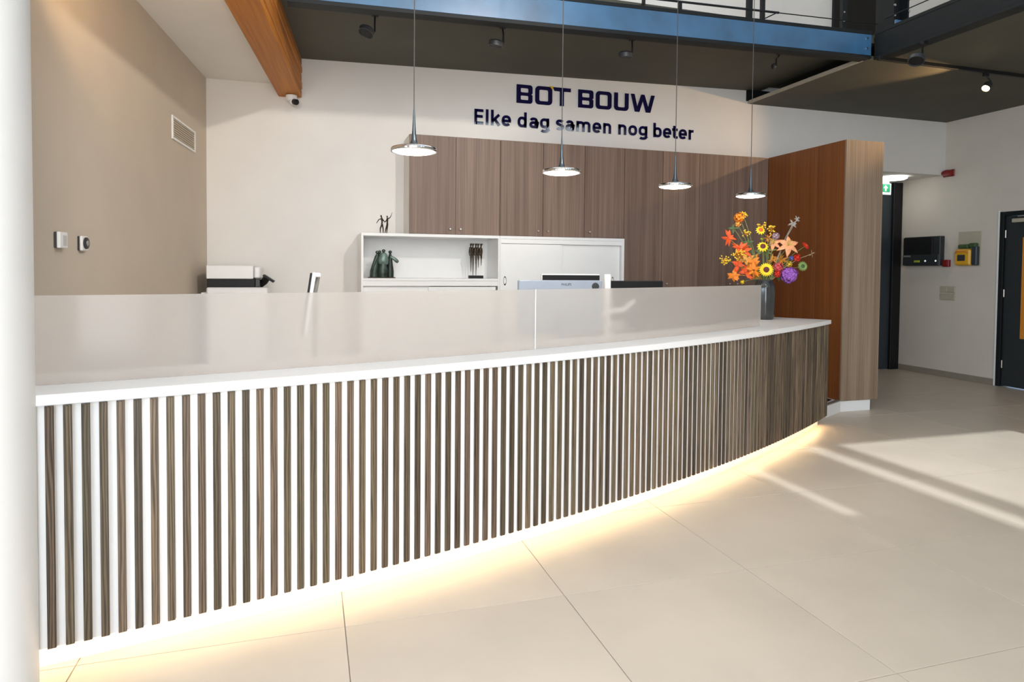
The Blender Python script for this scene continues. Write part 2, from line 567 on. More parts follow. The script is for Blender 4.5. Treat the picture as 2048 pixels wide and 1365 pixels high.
# dark ceiling under the gallery: rises slightly to the right
b = bmesh.new()
v = [b.verts.new(q) for q in ((-0.25, 5.5, 3.70), (5.6, 5.5, 3.842), (5.6, 7.417, 3.842), (-0.25, 7.417, 3.695), (-0.25, 5.5, 3.76), (5.6, 5.5, 3.90), (5.6, 7.417, 3.90), (-0.25, 7.417, 3.755))]
for q in ((0, 1, 2, 3), (7, 6, 5, 4), (0, 4, 5, 1), (1, 5, 6, 2), (2, 6, 7, 3), (3, 7, 4, 0)):
    b.faces.new([v[k] for k in q])
bmesh.ops.recalc_face_normals(b, faces=b.faces[:])
struct('ceiling', b, M['ceil_dark'])
struct('ceiling', box(5.445, 8.78, 5.50, 7.417, 3.667, 3.71), M['ceil_dark'])
struct('ceiling', box(5.60, 8.78, -4.0, 5.50, 3.667, 3.71), M['ceil_dark'])
struct('trim_1', box(5.425, 5.445, 5.55, 7.417, 3.667, 3.705), M['trim'])
struct('shaded_gap_fill', box(5.40, 5.75, 7.395, 7.417, 3.70, 3.845), M['steel_black'])  # black block across the open ceiling gap, painting in its shade
# gallery floor slabs above
struct('floor_gallery', box(-0.25, 8.78, 5.56, 7.417, 3.905, 3.945), M['ceil_dark'])
struct('floor_gallery', box(5.56, 8.78, -4.0, 5.56, 3.905, 3.945), M['ceil_dark'])
struct('door_3', box(6.72, 7.7, 7.38, 7.417, 3.945, 6.2, 0.004), M['black'])

# corridor door
d2 = sroot('door_2', (8.3, 8.2, 0))
obj('door_panel', box(-0.56, 0.30, -0.05, 0, 0.005, 2.86, 0.004), M['navy_door'], d2)
obj('door_frame', box(0.30, 0.47, -0.09, 0, 0.0, 2.885, 0.004), M['black'], d2)
obj('door_frame', box(-0.70, -0.56, -0.09, 0, 0.0, 2.885, 0.004), M['black'], d2)
# right door
d1 = sroot('door_1', (8.78, 6.585, 0))
obj('door_frame', box(-0.012, 0.12, -0.055, 0.0, 0, 2.315, 0.003), M['steel_black'], d1)
obj('door_frame', box(-0.012, 0.12, -1.085, -0.055, 2.26, 2.315, 0.003), M['steel_black'], d1)
pn = obj('door_panel', box(0.02, 0.065, -1.06, -0.058, 0.012, 2.255, 0.003), M['anthracite'], d1)
obj('vision_panel', box(0.012, 0.03, -0.62, -0.285, 0.655, 1.97, 0.004), M['orange'], pn)
for z in (0.30, 1.24, 2.02):
    h = lathe([(0, -0.05), (0.011, -0.05), (0.011, 0.05), (0, 0.05)], 10, c=(0.003, -0.072, z))
    obj('hinge', h, M['steel_knob'], d1, True)
cl = obj('door_closer', box(-0.035, 0.02, -0.60, -0.17, 2.165, 2.215, 0.006), M['beige_plastic'], pn)
obj('closer_arm', box(-0.03, -0.012, -0.60, -0.24, 2.236, 2.252, 0.002), M['grey_alu'], pn)
struct('trim_3', box(8.762, 8.782, 6.585, 6.607, 0, 2.335, 0.002), M['white'])

# round column
t = tag(obj('round_column', lathe([(0, 0), (0.2, 0), (0.2, 7.2), (0, 7.2)], 48, c=(-0.893, 2.01, 0)), M['white'], None, True), 'smooth white round column at the left edge of the view', 'column')

# ------------------------------------------------------------------ beams
tb = thing('timber_beam', 'honey coloured laminated timber beam running under the white ceiling to the wall', 'beam', (-0.19, 7.41, 3.28), LA)
for k in range(5):
    z = k * 0.084
    b = box(-0.117 - 0.002 * (k % 2), 0.117 + 0.004 * (k % 2), -6.6, 0, z + 0.004, z + 0.080, 0.008)
    obj('plank', b, M['glulam'], tb)


def ibeam(length, h, fl_w, web=0.02, ft=0.034, slope=0.0):
    """Channel profile, web at the front, along +X from 0, bottom at z=0; returns (flange_bottom, web, flange_top)."""
    out = []
    for z0, z1, y0, y1 in ((0, ft, -fl_w / 2, fl_w / 2), (ft, h - ft, -fl_w / 2 + 0.003, -fl_w / 2 + 0.003 + web), (h - ft, h, -fl_w / 2, fl_w / 2)):
        bb = box(0, length, y0, y1, z0, z1, 0.002)
        for vv in bb.verts:
            vv.co.z += vv.co.x * slope
        out.append(bb)
    return out


sb = thing('steel_beam', 'black steel beam with reflected sky blue in its colour, carrying the gallery edge above the desk', 'beam', (-0.16, 5.53, 3.548))
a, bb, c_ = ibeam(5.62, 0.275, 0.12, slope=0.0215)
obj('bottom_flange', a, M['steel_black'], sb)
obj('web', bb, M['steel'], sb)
obj('top_flange', c_, M['steel_black'], sb)
for z in (0.10, 0.20):
    obj('bolt', lathe([(0, 0), (0.012, 0), (0.012, 0.012), (0, 0.012)], 6, c=(5.56, -0.057, z + 0.12), axis=(0, -1, 0)), M['bolt'], sb)
sb2 = thing('steel_beam', 'black steel beam running towards the viewer at upper right', 'beam', (5.56, 5.47, 3.662), -PI / 2)
a, bb, c_ = ibeam(9.4, 0.28, 0.14)
obj('bottom_flange', a, M['steel_black'], sb2)
obj('web', bb, M['steel_black'], sb2)
obj('top_flange', c_, M['steel_black'], sb2)
# corner post with bolted flanges
sp = thing('steel_post', 'black bolted steel corner post above the meeting of the two beams', 'post', (5.66, 5.42, 3.70))
obj('flange', box(-0.10, -0.082, -0.11, 0.11, 0.0, 3.4, 0.002), M['steel_black'], sp)
obj('flange', box(0.082, 0.10, -0.11, 0.11, 0.0, 3.4, 0.002), M['steel_black'], sp)
obj('web', box(-0.082, 0.082, -0.01, 0.01, 0.0, 3.4), M['steel_black'], sp)
obj('end_plate', box(-0.12, 0.16, -0.16, -0.14, -0.02, 0.30, 0.003), M['steel'], sp)
for x, z in ((-0.09, 0.36), (-0.09, 0.46), (0.09, 0.30), (0.09, 0.42), (-0.09, 0.56), (0.09, 0.54)):
    obj('bolt', lathe([(0, 0), (0.013, 0), (0.013, 0.012), (0, 0.012)], 6, c=(x, -0.11, z), axis=(0, -1, 0)), M['bolt'], sp)
sp = thing('steel_post', 'slim dark steel gallery post with two bolts left of the corner post', 'post', (5.185, 5.56, 3.935))
obj('angle_profile', box(-0.032, 0.032, -0.02, 0.02, 0, 2.6, 0.002), M['steel_black'], sp)
for z in (0.10, 0.19):
    obj('bolt', lathe([(0, 0), (0.010, 0), (0.010, 0.012), (0, 0.012)], 6, c=(-0.018, -0.02, z), axis=(0, -1, 0)), M['bolt'], sp)

# gallery railing
rl = thing('gallery_railing', 'dark steel railing with thin rails along the gallery edge', 'railing', (2.0, 5.52, 3.86))
for x, wd, h in ((2.40, 0.018, 1.0), (2.91, 0.02, 1.0), (3.285, 0.024, 0.135), (4.035, 0.052, 1.3), (4.185, 0.036, 1.3), (0.9, 0.02, 1.0), (0.1, 0.02, 1.0)):
    obj('post', box(x - wd / 2, x + wd / 2, 5.50, 5.54, 3.83, 3.86 + h, 0.002), M['steel_black'], rl, world=True)
obj('rail', tube([(2.9, 5.505, 3.975), (4.36, 5.505, 4.012)], 0.011, 8), M['steel_black'], rl, True, world=True)
obj('rail', tube([(4.34, 5.51, 4.013), (5.56, 5.51, 4.043)], 0.005, 6), M['steel_black'], rl, True, world=True)
obj('brace', tube([(4.10, 5.49, 3.885), (4.345, 5.49, 4.012)], 0.006, 6), M['steel_black'], rl, True, world=True)
rl2 = thing('gallery_cable', 'thin dark cable rail above the beam at upper right', 'railing', (5.5, 5.3, 4.035))
obj('cable', tube([(5.5, 5.35, 4.035), (5.5, -3.5, 4.035)], 0.005, 6), M['steel_black'], rl2, True, world=True)
# upstairs: rafter end and lamp
tb2 = thing('timber_rafter', 'orange timber rafter tip glimpsed above the gallery railing', 'beam', (5.2, 7.0, 5.05))
obj('plank', tube([(5.31, 7.0, 5.02), (5.75, 7.0, 5.5)], 0.07, 4), M['glulam'], tb2, world=True)
ul = thing('dome_lamp', 'white dome lamp hanging upstairs at the top edge', 'lamp', (5.27, 6.5, 4.80))
obj('shade', lathe([(0.16, 0), (0.165, 0.004), (0.14, 0.07), (0.07, 0.13), (0.02, 0.15), (0, 0.15)], 28), M['white'], ul, True)
obj('cord', tube([(0, 0, 0.15), (0, 0, 2.4)], 0.004, 6), M['cord'], ul, True)

# ------------------------------------------------------------------ reception desk
NS = 113
T_L, T_R = TH0 - 3.2 * DTH, TH0 + (NS - 1) * DTH + 0.0011
desk = thing('reception_desk', 'long curved reception desk clad in vertical dark oak slats over white', 'desk', (*arc_pt(16.95, 0.40), 0))
obj('front_panel', arc_slab(16.98, 17.007, T_L, T_R, 0.10, 0.996), M['backing'], desk, world=True)
obj('toe_kick', arc_slab(16.90, 16.935, T_L, T_R, 0.0, 0.10), M['backing'], desk, world=True)
obj('led_strip', arc_slab(16.955, 16.967, T_L, T_R, 0.092, 0.097), M['led'], desk, world=True)
obj('carrier', arc_slab(16.935, 16.98, T_L, T_R, 0.0975, 0.13), M['backing'], desk, world=True)
bm = bmesh.new()
bmesh.ops.create_cube(bm, size=1)
bmesh.ops.scale(bm, vec=(0.0275, 0.0135, 0.891), verts=bm.verts)
bmesh.ops.translate(bm, vec=(0, -0.00675, 0.5455), verts=bm.verts)
front = [e for e in bm.edges if all(v.co.y < -0.01 for v in e.verts)]
bmesh.ops.bevel(bm, geom=front, offset=0.003, segments=2, affect='EDGES')
slat_me = None
dw = wloc(desk)
for k in range(-2, NS):
    th = TH0 + k * DTH
    x, y = arc_pt(17.0068, th)
    if slat_me is None:
        o = obj('slat', bm, M['slat'], desk)
        slat_me = o.data
    else:
        o = link(bpy.data.objects.new('slat', slat_me), desk)
    o.location = (x - dw.x, y - dw.y, 0)
    o.rotation_euler = (0, 0, th)

tag(obj('countertop', arc_slab(16.46, 17.032, T_L - 0.003, T_R + 0.0012, 0.998, 1.036), M['solid']), 'curved white countertop along the front of the reception desk', 'countertop')
wt = thing('work_desk', 'white curved staff worktop behind the reception desk', 'desk', (*arc_pt(16.1, 0.40), 0))
obj('worktop', arc_slab(15.55, 16.44, 0.231, 0.56, 0.715, 0.745), M['white'], wt, world=True)
for th in (0.234, 0.33, 0.44, 0.552):
    obj('leg', arc_slab(15.6, 16.4, th - 0.002, th + 0.002, 0, 0.715, 2), M['white'], wt, world=True)
obj('modesty_panel', arc_slab(16.42, 16.455, T_L, T_R, 0.0, 0.998), M['white'], wt, world=True)
SE = 0.36331
for t0, t1, lab in ((T_L - 0.004, SE - 0.00008, 'long frosted acrylic screen standing on the left part of the countertop'), (SE + 0.00008, 0.5234, 'frosted acrylic screen on the right part of the countertop, ending at the vase')):
    s_ = thing('privacy_screen', lab, 'screen', (*arc_pt(16.795, (t0 + t1) / 2), 1.036))
    obj('sheet', arc_slab(16.79, 16.80, t0 + 0.00012, t1 - 0.00012, 1.0365, 1.384), M['frost'], s_, world=True)
    for tt in (t0, t1 - 0.00012):
        obj('polished_edge', arc_slab(16.79, 16.80, tt, tt + 0.00012, 1.0365, 1.384, 1), M['frost_edge'], s_, world=True)

# ------------------------------------------------------------------ cabinets
# open white shelf unit and sliding-door cupboard
YF = 6.93
u = thing('shelf_unit', 'white low cupboard with an open display shelf holding two sculptures', 'shelf', (1.235, 7.17, 0))
for q in ((0.505, 0.528, YF, 7.415, 0, 1.832), (1.953, 1.972, YF, 7.415, 0, 1.832), (0.505, 1.972, YF, 7.415, 1.832, 1.862), (0.528, 1.953, 7.395, 7.415, 0.05, 1.832)):
    obj('carcass_panel', box(*q, 0.001), M['white'], u, world=True)
obj('shelf_board', box(0.528, 1.953, YF + 0.004, 7.395, 1.372, 1.397, 0.001), M['white'], u, world=True)
obj('fascia', box(0.528, 1.953, YF + 0.012, YF + 0.03, 1.318, 1.372, 0.001), M['white'], u, world=True)
obj('sliding_door', box(0.532, 1.21, YF + 0.045, YF + 0.063, 0.06, 1.318, 0.001), M['white'], u, world=True)
obj('sliding_door', box(1.20, 1.935, YF + 0.022, YF + 0.040, 0.06, 1.309, 0.001), M['white'], u, world=True)
u = thing('sliding_cupboard', 'white cupboard with two plain sliding doors beside the open shelf', 'cupboard', (2.71, 7.17, 0))
for q in ((1.974, 1.990, YF, 7.415, 0, 1.832), (3.425, 3.455, YF, 7.415, 0, 1.832), (1.974, 3.455, YF, 7.415, 1.832, 1.862), (1.99, 3.425, 7.395, 7.415, 0.05, 1.832)):
    obj('carcass_panel', box(*q, 0.001), M['white'], u, world=True)
obj('fascia', box(1.99, 3.425, YF + 0.008, YF + 0.03, 1.782, 1.832, 0.001), M['white'], u, world=True)
for x0, x1, y, px, z1 in ((1.992, 2.70, 0.018, 2.035, 1.778), (2.69, 3.42, 0.045, 3.33, 1.782)):
    dd = obj('sliding_door', box(x0, x1, YF + y, YF + y + 0.018, 0.06, z1, 0.001), M['white'], u, world=True)
    b = lathe([(0.017, -0.004), (0.017, 0.003), (0.013, 0.003), (0.011, -0.002), (0, -0.002)], 16, c=(0, 0, 0), axis=(0, -1, 0))
    bmesh.ops.scale(b, vec=(1, 1, 3.0), verts=b.verts)
    bmesh.ops.translate(b, vec=(px, YF + y - 0.001, 1.375), verts=b.verts)
    obj('finger_pull', b, M['chrome'], dd, True, world=True)

# wood wall: upper wall cabinets and full-height cupboards
ZB, ZT, YD = 1.866, 2.905, 7.0
DX = [1.0, 1.497, 1.991, 2.487, 2.985, 3.481, 3.977, 4.468, 4.954, 5.439]


def knob(x, z, parent):
    b = lathe([(0, 0), (0.006, 0), (0.006, 0.010), (0.0125, 0.014), (0.0125, 0.022), (0.009, 0.025), (0, 0.025)], 14, axis=(0, -1, 0))
    bmesh.ops.translate(b, vec=(x, YD, z), verts=b.verts)
    obj('knob', b, M['steel_knob'], parent, True, world=True)


def cupboard(name, label, i0, i1, z0, knobs, kz, group):
    u = thing(name, label, 'cupboard', ((DX[i0] + DX[i1]) / 2, 7.2, z0), 0, group)
    obj('carcass', box(DX[i0] + 0.0005, DX[i1] - 0.0005, YD + 0.022, 7.416, z0, ZT, 0.001), M['cream'] if i0 == 0 else M['veneer'], u, world=True)
    for i, kx in zip(range(i0, i1), knobs):
        dd = obj('door', box(DX[i] + 0.0025, DX[i + 1] - 0.0025, YD, YD + 0.02, z0 + 0.002, ZT, 0.0012), M['veneer'], u, world=True)
        knob(kx, kz, dd)


cupboard('wall_cabinet', 'grey-brown two-door wall cabinet at the left end, under the slogan start', 0, 2, ZB, (1.436, 1.548), 1.926, 'wood wall cabinets above the white cupboards')
cupboard('wall_cabinet', 'grey-brown two-door wall cabinet in the middle, above the sliding cupboard', 2, 4, ZB, (2.428, 2.543), 1.929, 'wood wall cabinets above the white cupboards')
cupboard('wall_cabinet', 'grey-brown single-door wall cabinet next to the full-height doors', 4, 5, ZB, (3.044,), 1.932, 'wood wall cabinets above the white cupboards')
cupboard('tall_cupboard', 'grey-brown full-height two-door cupboard next to the white cupboard', 5, 7, 0.08, (3.915, 4.041), 1.346, 'full-height wood cupboards')
cupboard('tall_cupboard', 'grey-brown full-height two-door cupboard in the corner behind the flowers', 7, 9, 0.08, (4.910, 5.02), 1.346, 'full-height wood cupboards')

# tall wood block at the end of the desk
pb = thing('wood_cupboard_block', 'tall free-standing wood block closing the right end of the cupboards', 'cupboard', (5.68, 6.5, 0))
obj('front_panel', box(5.439, 5.931, 5.743, 5.765, 0.117, 2.905, 0.0015), M['veneer_pillar'], pb, world=True)
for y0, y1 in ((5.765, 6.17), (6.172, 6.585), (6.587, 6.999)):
    obj('side_panel', box(5.439, 5.459, y0, y1, 0.117, 2.905, 0.001), M['veneer_shaded'], pb, world=True)['label'] = 'side panel with its shade put into the veneer colour'
obj('carcass', box(5.459, 5.931, 5.765, 7.416, 0.117, 2.903, 0.001), M['veneer_pillar'], pb, world=True)
obj('plinth', box(5.445, 5.845, 5.755, 7.40, 0.0, 0.116, 0.002), M['white'], pb, world=True)
# low white step between desk end and block
st = thing('floor_plinth', 'low white plinth with a grey edge strip beside the desk end', 'plinth', (5.3, 5.8, 0))
xa, ya_ = 5.105, 5.575
obj('riser', prism([(xa, ya_), (5.444, 5.752), (5.444, 6.9), (4.6, 6.9), (4.45, 6.45)], 0, 0.118), M['white'], st, world=True)
obj('edge_strip', prism([(xa - 0.004, ya_ - 0.002), (5.444, 5.748), (5.444, 5.80), (xa - 0.03, ya_ + 0.035)], 0.118, 0.128), M['grey_alu'], st, world=True)
obj('grille_frame', prism([(xa - 0.05, ya_ + 0.05), (5.40, 5.83), (5.40, 6.15), (xa - 0.23, ya_ + 0.27)], 0.118, 0.122), M['black'], st, world=True)
for k in range(3):
    y = 0.10 + 0.075 * k
    obj('grille_bar', prism([(xa - 0.05 - y * 0.7 + 0.03, ya_ + y), (5.385, 5.79 + y), (5.385, 5.825 + y), (xa - 0.08 - y * 0.7 + 0.03, ya_ + y + 0.035)], 0.122, 0.126), M['grey_alu'], st, world=True)

# ------------------------------------------------------------------ lettering on the wall
def curve_mesh(name, splines, m, parent, y, depth=0.012):
    """Flat outlines in (x, z), holes included, pushed out from the wall as solid letters."""
    cu = bpy.data.curves.new(name, 'CURVE')
    cu.dimensions = '2D'
    cu.fill_mode = 'BOTH'
    cu.extrude = depth / 2
    for pts in splines:
        s_ = cu.splines.new('POLY')
        s_.points.add(len(pts) - 1)
        for q, (x, z) in zip(s_.points, pts):
            q.co = (x, z, 0, 1)
        s_.use_cyclic_u = True
    return to_letter(cu, name, m, parent, y, depth)


def to_mesh(cu):
    tmp = bpy.data.objects.new('tmp', cu)
    COL.objects.link(tmp)
    dg = bpy.context.evaluated_depsgraph_get()
    dg.update()
    ev = tmp.evaluated_get(dg)
    me = bpy.data.meshes.new_from_object(ev)
    bpy.data.objects.remove(tmp)
    b = bmesh.new()
    b.from_mesh(me)
    bpy.data.meshes.remove(me)
    bmesh.ops.remove_doubles(b, verts=b.verts, dist=1e-5)
    return b


def to_letter(cu, name, m, parent, y, depth):
    b = to_mesh(cu)
    b.transform(Matrix(((1, 0, 0, 0), (0, 0, -1, y - depth / 2), (0, 1, 0, 0), (0, 0, 0, 1))))
    bmesh.ops.recalc_face_normals(b, faces=b.faces[:])
    return obj(name, b, m, parent, world=True)


def rrect(x0, x1, z0, z1, r, corners='abcd'):
    """Rounded rectangle; corners a=bottom left, b=bottom right, c=top right, d=top left are rounded when listed."""
    pts = []
    for k, cx, cz, a0 in (('a', x0, z0, 180), ('b', x1, z0, 270), ('c', x1, z1, 0), ('d', x0, z1, 90)):
        if k in corners and r > 0:
            ox = x0 + r if k in 'ad' else x1 - r
            oz = z0 + r if k in 'ab' else z1 - r
            for s_ in range(5):
                an = math.radians(a0 + 90 * s_ / 4)
                pts.append((ox + r * math.cos(an), oz + r * math.sin(an)))
        else:
            pts.append((cx, cz))
    return pts


sg = thing('name_sign', 'large glossy navy BOT BOUW lettering high on the white wall', 'sign', (3.15, 7.41, 3.43))
Z0, Z1, TK = 3.428, 3.640, 0.050


def L_B(x0, x1, dz):
    z0, z1 = Z0 + dz, Z1 + dz
    zm = (z0 + z1) / 2
    out = rrect(x0, x1, z0, z1, 0.03, 'bc')
    i = 5 + 1                                  # waist notch on the right side
    out = out[:6] + [(x1, zm - 0.012), (x1 - 0.014, zm), (x1, zm + 0.012)] + out[6:]
    return [out, rrect(x0 + TK, x1 - TK, z0 + 0.038, zm - 0.018, 0.012), rrect(x0 + TK, x1 - TK, zm + 0.018, z1 - 0.038, 0.012)]


def L_O(x0, x1, dz, r=0.045):
    z0, z1 = Z0 + dz, Z1 + dz
    return [rrect(x0, x1, z0, z1, r), rrect(x0 + TK, x1 - TK, z0 + 0.04, z1 - 0.04, 0.016)]


def L_U(x0, x1, dz):
    z0, z1 = Z0 + dz, Z1 + dz
    o_ = rrect(x0, x1, z0, z1, 0.045, 'ab')
    i_ = rrect(x0 + TK, x1 - TK, z0 + 0.04, z1, 0.016, 'ab')
    return [o_[:-1] + [(x1 - TK, z1)] + i_[:10][::-1] + [(x0 + TK, z1), (x0, z1)]]


def L_T(x0, x1, dz):
    z0, z1 = Z0 + dz, Z1 + dz
    m_ = (x0 + x1) / 2
    return [[(x0 + 0.018, z1 - 0.042), (m_ - TK / 2, z1 - 0.042), (m_ - TK / 2, z0), (m_ + TK / 2, z0), (m_ + TK / 2, z1 - 0.042), (x1, z1 - 0.042), (x1, z1), (x0, z1)]]


def L_W(x0, x1, dz):
    z0, z1 = Z0 + dz, Z1 + dz
    W_ = x1 - x0
    q = 0.048
    c_ = (x0 + x1) / 2
    a1, a2 = x0 + W_ * 0.27, x0 + W_ * 0.73
    return [[(x0, z1), (a1 - q * 0.62, z0), (a1 + q * 0.62, z0), (c_, z1 - 0.075), (a2 - q * 0.62, z0), (a2 + q * 0.62, z0), (x1, z1), (x1 - q, z1), (a2, z0 + 0.062), (c_ + q * 0.45, z1), (c_ - q * 0.45, z1), (a1, z0 + 0.062), (x0 + q, z1)]]


YW = 7.416
for fn, x0, x1, dz in ((L_B, 2.293, 2.487, 0), (L_O, 2.521, 2.732, 0.002), (L_T, 2.742, 2.965, 0.005), (L_B, 3.061, 3.256, 0.007), (L_O, 3.288, 3.495, 0.009), (L_U, 3.529, 3.722, 0.011), (L_W, 3.752, 4.076, 0.014)):
    curve_mesh('letter', fn(x0, x1, dz), M['navy'], sg, YW, 0.014)
curve_mesh('accent_triangle', [[(2.699, 3.650), (2.744, 3.650), (2.733, 3.608)]], M['yellow_acr'], sg, YW, 0.017)['label'] = 'small yellow triangle between O and T'

sl = thing('slogan_sign', 'navy slogan lettering Elke dag samen nog beter below the name', 'sign', (3.2, 7.41, 3.15))
SW = 0.031                                       # stroke width of the slogan letters


def ribbon(b, pts, closed=False, wd=SW, y0=YW - 0.012, y1=YW):
    """A stroke of constant width along (x, z) points, pushed out from the wall."""
    n = len(pts)
    pv = [Vector((q[0], q[1])) for q in pts]
    rings = []
    for i in range(n):
        a = pv[i - 1] if (i > 0 or closed) else None
        c = pv[(i + 1) % n] if (i < n - 1 or closed) else None
        d1 = (pv[i] - a).normalized() if a is not None else None
        d2 = (c - pv[i]).normalized() if c is not None else None
        d1, d2 = d1 or d2, d2 or d1
        n1, n2 = Vector((-d1.y, d1.x)), Vector((-d2.y, d2.x))
        mt = (n1 + n2).normalized()
        k = wd / 2 / max(0.5, mt.dot(n1))
        l_, r_ = pv[i] + mt * k, pv[i] - mt * k
        rings.append([b.verts.new((l_.x, y0, l_.y)), b.verts.new((r_.x, y0, r_.y)), b.verts.new((r_.x, y1, r_.y)), b.verts.new((l_.x, y1, l_.y))])
    for i in range(n if closed else n - 1):
        p_, q_ = rings[i], rings[(i + 1) % n]
        for k in range(4):
            b.faces.new((p_[k], p_[(k + 1) % 4], q_[(k + 1) % 4], q_[k]))
    if not closed:
        b.faces.new(rings[0])
        b.faces.new(rings[-1][::-1])


def oval(cx, cz, rx, rz, a0=0, a1=360, n=20, e=2.5):
    out = []
    for i in range(n + (0 if a1 - a0 >= 360 else 1)):
        a = math.radians(a0 + (a1 - a0) * i / n)
        c_, s_ = math.cos(a), math.sin(a)
        out.append((cx + rx * math.copysign(abs(c_) ** (2 / e), c_), cz + rz * math.copysign(abs(s_) ** (2 / e), s_)))
    return out


HB, CH, XH = 3.149, 0.171, 0.124
h = SW / 2


def glyph(ch, x0, x1):
    """Strokes of one bold letter between x0 and x1; (points, closed)."""
    l_, r_, b_, t_, x_ = x0 + h, x1 - h, HB + h, HB + CH - h, HB + XH - h
    m_, rz, cz = (l_ + r_) / 2, (XH - SW) / 2, HB + XH / 2
    rx = (r_ - l_) / 2
    if ch == 'E':
        return [([(l_, HB), (l_, HB + CH)], 0), ([(l_, b_), (x1, b_)], 0), ([(l_, t_), (x1, t_)], 0), ([(l_, HB + CH * 0.52), (x1 - 0.008, HB + CH * 0.52)], 0)]
    if ch == 'l':
        return [([(l_, HB), (l_, HB + CH + 0.004)], 0)]
    if ch == 'k':
        return [([(l_, HB), (l_, HB + CH + 0.004)], 0), ([(l_, HB + 0.045), (r_, HB + XH)], 0), ([(m_ - 0.012, HB + 0.07), (r_ + 0.003, HB)], 0)]
    if ch == 'e':
        return [(oval(m_, cz, rx, rz, 0, 318), 0), ([(l_, cz - 0.002), (x1, cz - 0.002)], 0)]
    if ch == 'd':
        return [(oval(m_, cz, rx, rz), 1), ([(r_, HB), (r_, HB + CH + 0.004)], 0)]
    if ch == 'b':
        return [(oval(m_, cz, rx, rz), 1), ([(l_, HB), (l_, HB + CH + 0.004)], 0)]
    if ch == 'a':
        return [(oval(m_, HB + 0.040, rx, 0.040 - h), 1), ([(r_, HB), (r_, HB + 0.075)] + oval(m_, HB + XH - 0.05, rx, 0.05 - h, 0, 155, 10), 0)]
    if ch == 'g':
        return [(oval(m_, cz + 0.004, rx, rz - 0.004), 1), ([(r_, HB + XH), (r_, HB - 0.005)] + oval(m_, HB - 0.005, rx, 0.034 - h + 0.004, 0, -150, 10), 0)]
    if ch == 's':
        up = oval(m_, HB + XH - 0.036, rx, 0.036 - h, 25, 250, 12)
        lo = oval(m_, HB + 0.036, rx, 0.036 - h, 70, -155, 12)
        return [(up + lo, 0)]
    if ch in 'nm':
        cs = [(l_, r_)] if ch == 'n' else [(l_, m_), (m_, r_)]
        out = [([(l_, HB), (l_, HB + XH)], 0)]
        for a, c in cs:
            out.append((oval((a + c) / 2, HB + XH - 0.048, (c - a) / 2, 0.048 - h, 180, 0, 12) + [(c, HB)], 0))
        return out
    if ch == 'o':
        return [(oval(m_, cz, rx, rz), 1)]
    if ch == 't':
        q = x0 + 0.028
        return [([(q, HB + XH + 0.034), (q, HB + 0.040), (q + 0.004, HB + 0.024), (q + 0.014, HB + 0.0165), (x1, HB + 0.0155)], 0), ([(x0, HB + XH - 0.013), (x1, HB + XH - 0.013)], 0)]
    if ch == 'r':
        return [([(l_, HB), (l_, HB + XH)], 0), (oval(x1, HB + XH - 0.045, x1 - l_, 0.045 - h, 180, 95, 8), 0)]


for ch, x0, x1 in (('E', 1.795, 1.9), ('l', 1.929, 1.96), ('k', 1.990, 2.102), ('e', 2.117, 2.229), ('d', 2.309, 2.419), ('a', 2.454, 2.557), ('g', 2.584, 2.697), ('s', 2.783, 2.884), ('a', 2.906, 3.007),
                   ('m', 3.043, 3.222), ('e', 3.251, 3.364), ('n', 3.391, 3.494), ('n', 3.591, 3.697), ('o', 3.727, 3.842), ('g', 3.866, 3.982), ('b', 4.067, 4.180), ('e', 4.201, 4.314), ('t', 4.330, 4.404), ('e', 4.422, 4.535), ('r', 4.562, 4.638)):
    b = bmesh.new()
    for pts, cl_ in glyph(ch, x0, x1):
        ribbon(b, pts, bool(cl_))
    bmesh.ops.recalc_face_normals(b, faces=b.faces[:])
    obj('letter', b, M['navy'], sl, world=True)

# ------------------------------------------------------------------ pendant lamps
def pendant():
    t = thing('pendant_lamp', '', 'lamp')
    obj('cord', tube([(0, 0, 0.225), (0, 0, 7.2 - 2.19)], 0.0032, 6), M['cord'], t, True)
    obj('stem', lathe([(0, 0.255), (0.004, 0.255), (0.006, 0.22), (0.0085, 0.17), (0.012, 0.11), (0.0165, 0.07), (0.024, 0.045), (0.040, 0.032), (0.042, 0.028), (0, 0.028)], 28), M['gunmetal'], t, True)
    obj('disc', lathe([(0.030, 0.036), (0.070, 0.032), (0.115, 0.026), (0.135, 0.019), (0.140, 0.011), (0.140, 0.002), (0.136, -0.003), (0.129, -0.003), (0.127, 0.0), (0, 0.0)], 48), M['chrome'], t, True)
    obj('diffuser', lathe([(0.1265, -0.001), (0.110, -0.007), (0.075, -0.012), (0, -0.015)], 40), M['lamp'], t, True)
    return t


pl = pendant()
for k, (x, y, z, lab) in enumerate(((0.602, 4.02, 2.203, 'leftmost chrome disc pendant, hanging nearest over the desk'), (1.733, 4.49, 2.196, 'second chrome disc pendant from the left, in front of the slogan'),
                                    (2.882, 4.875, 2.192, 'third chrome disc pendant from the left, under the last slogan word'), (3.875, 5.229, 2.190, 'rightmost chrome disc pendant, above the flower vase'))):
    o = pl if k == 0 else dup(pl)
    o.location = (x, y, z)
    o['label'] = lab
    o['group'] = 'disc pendants over the reception desk'

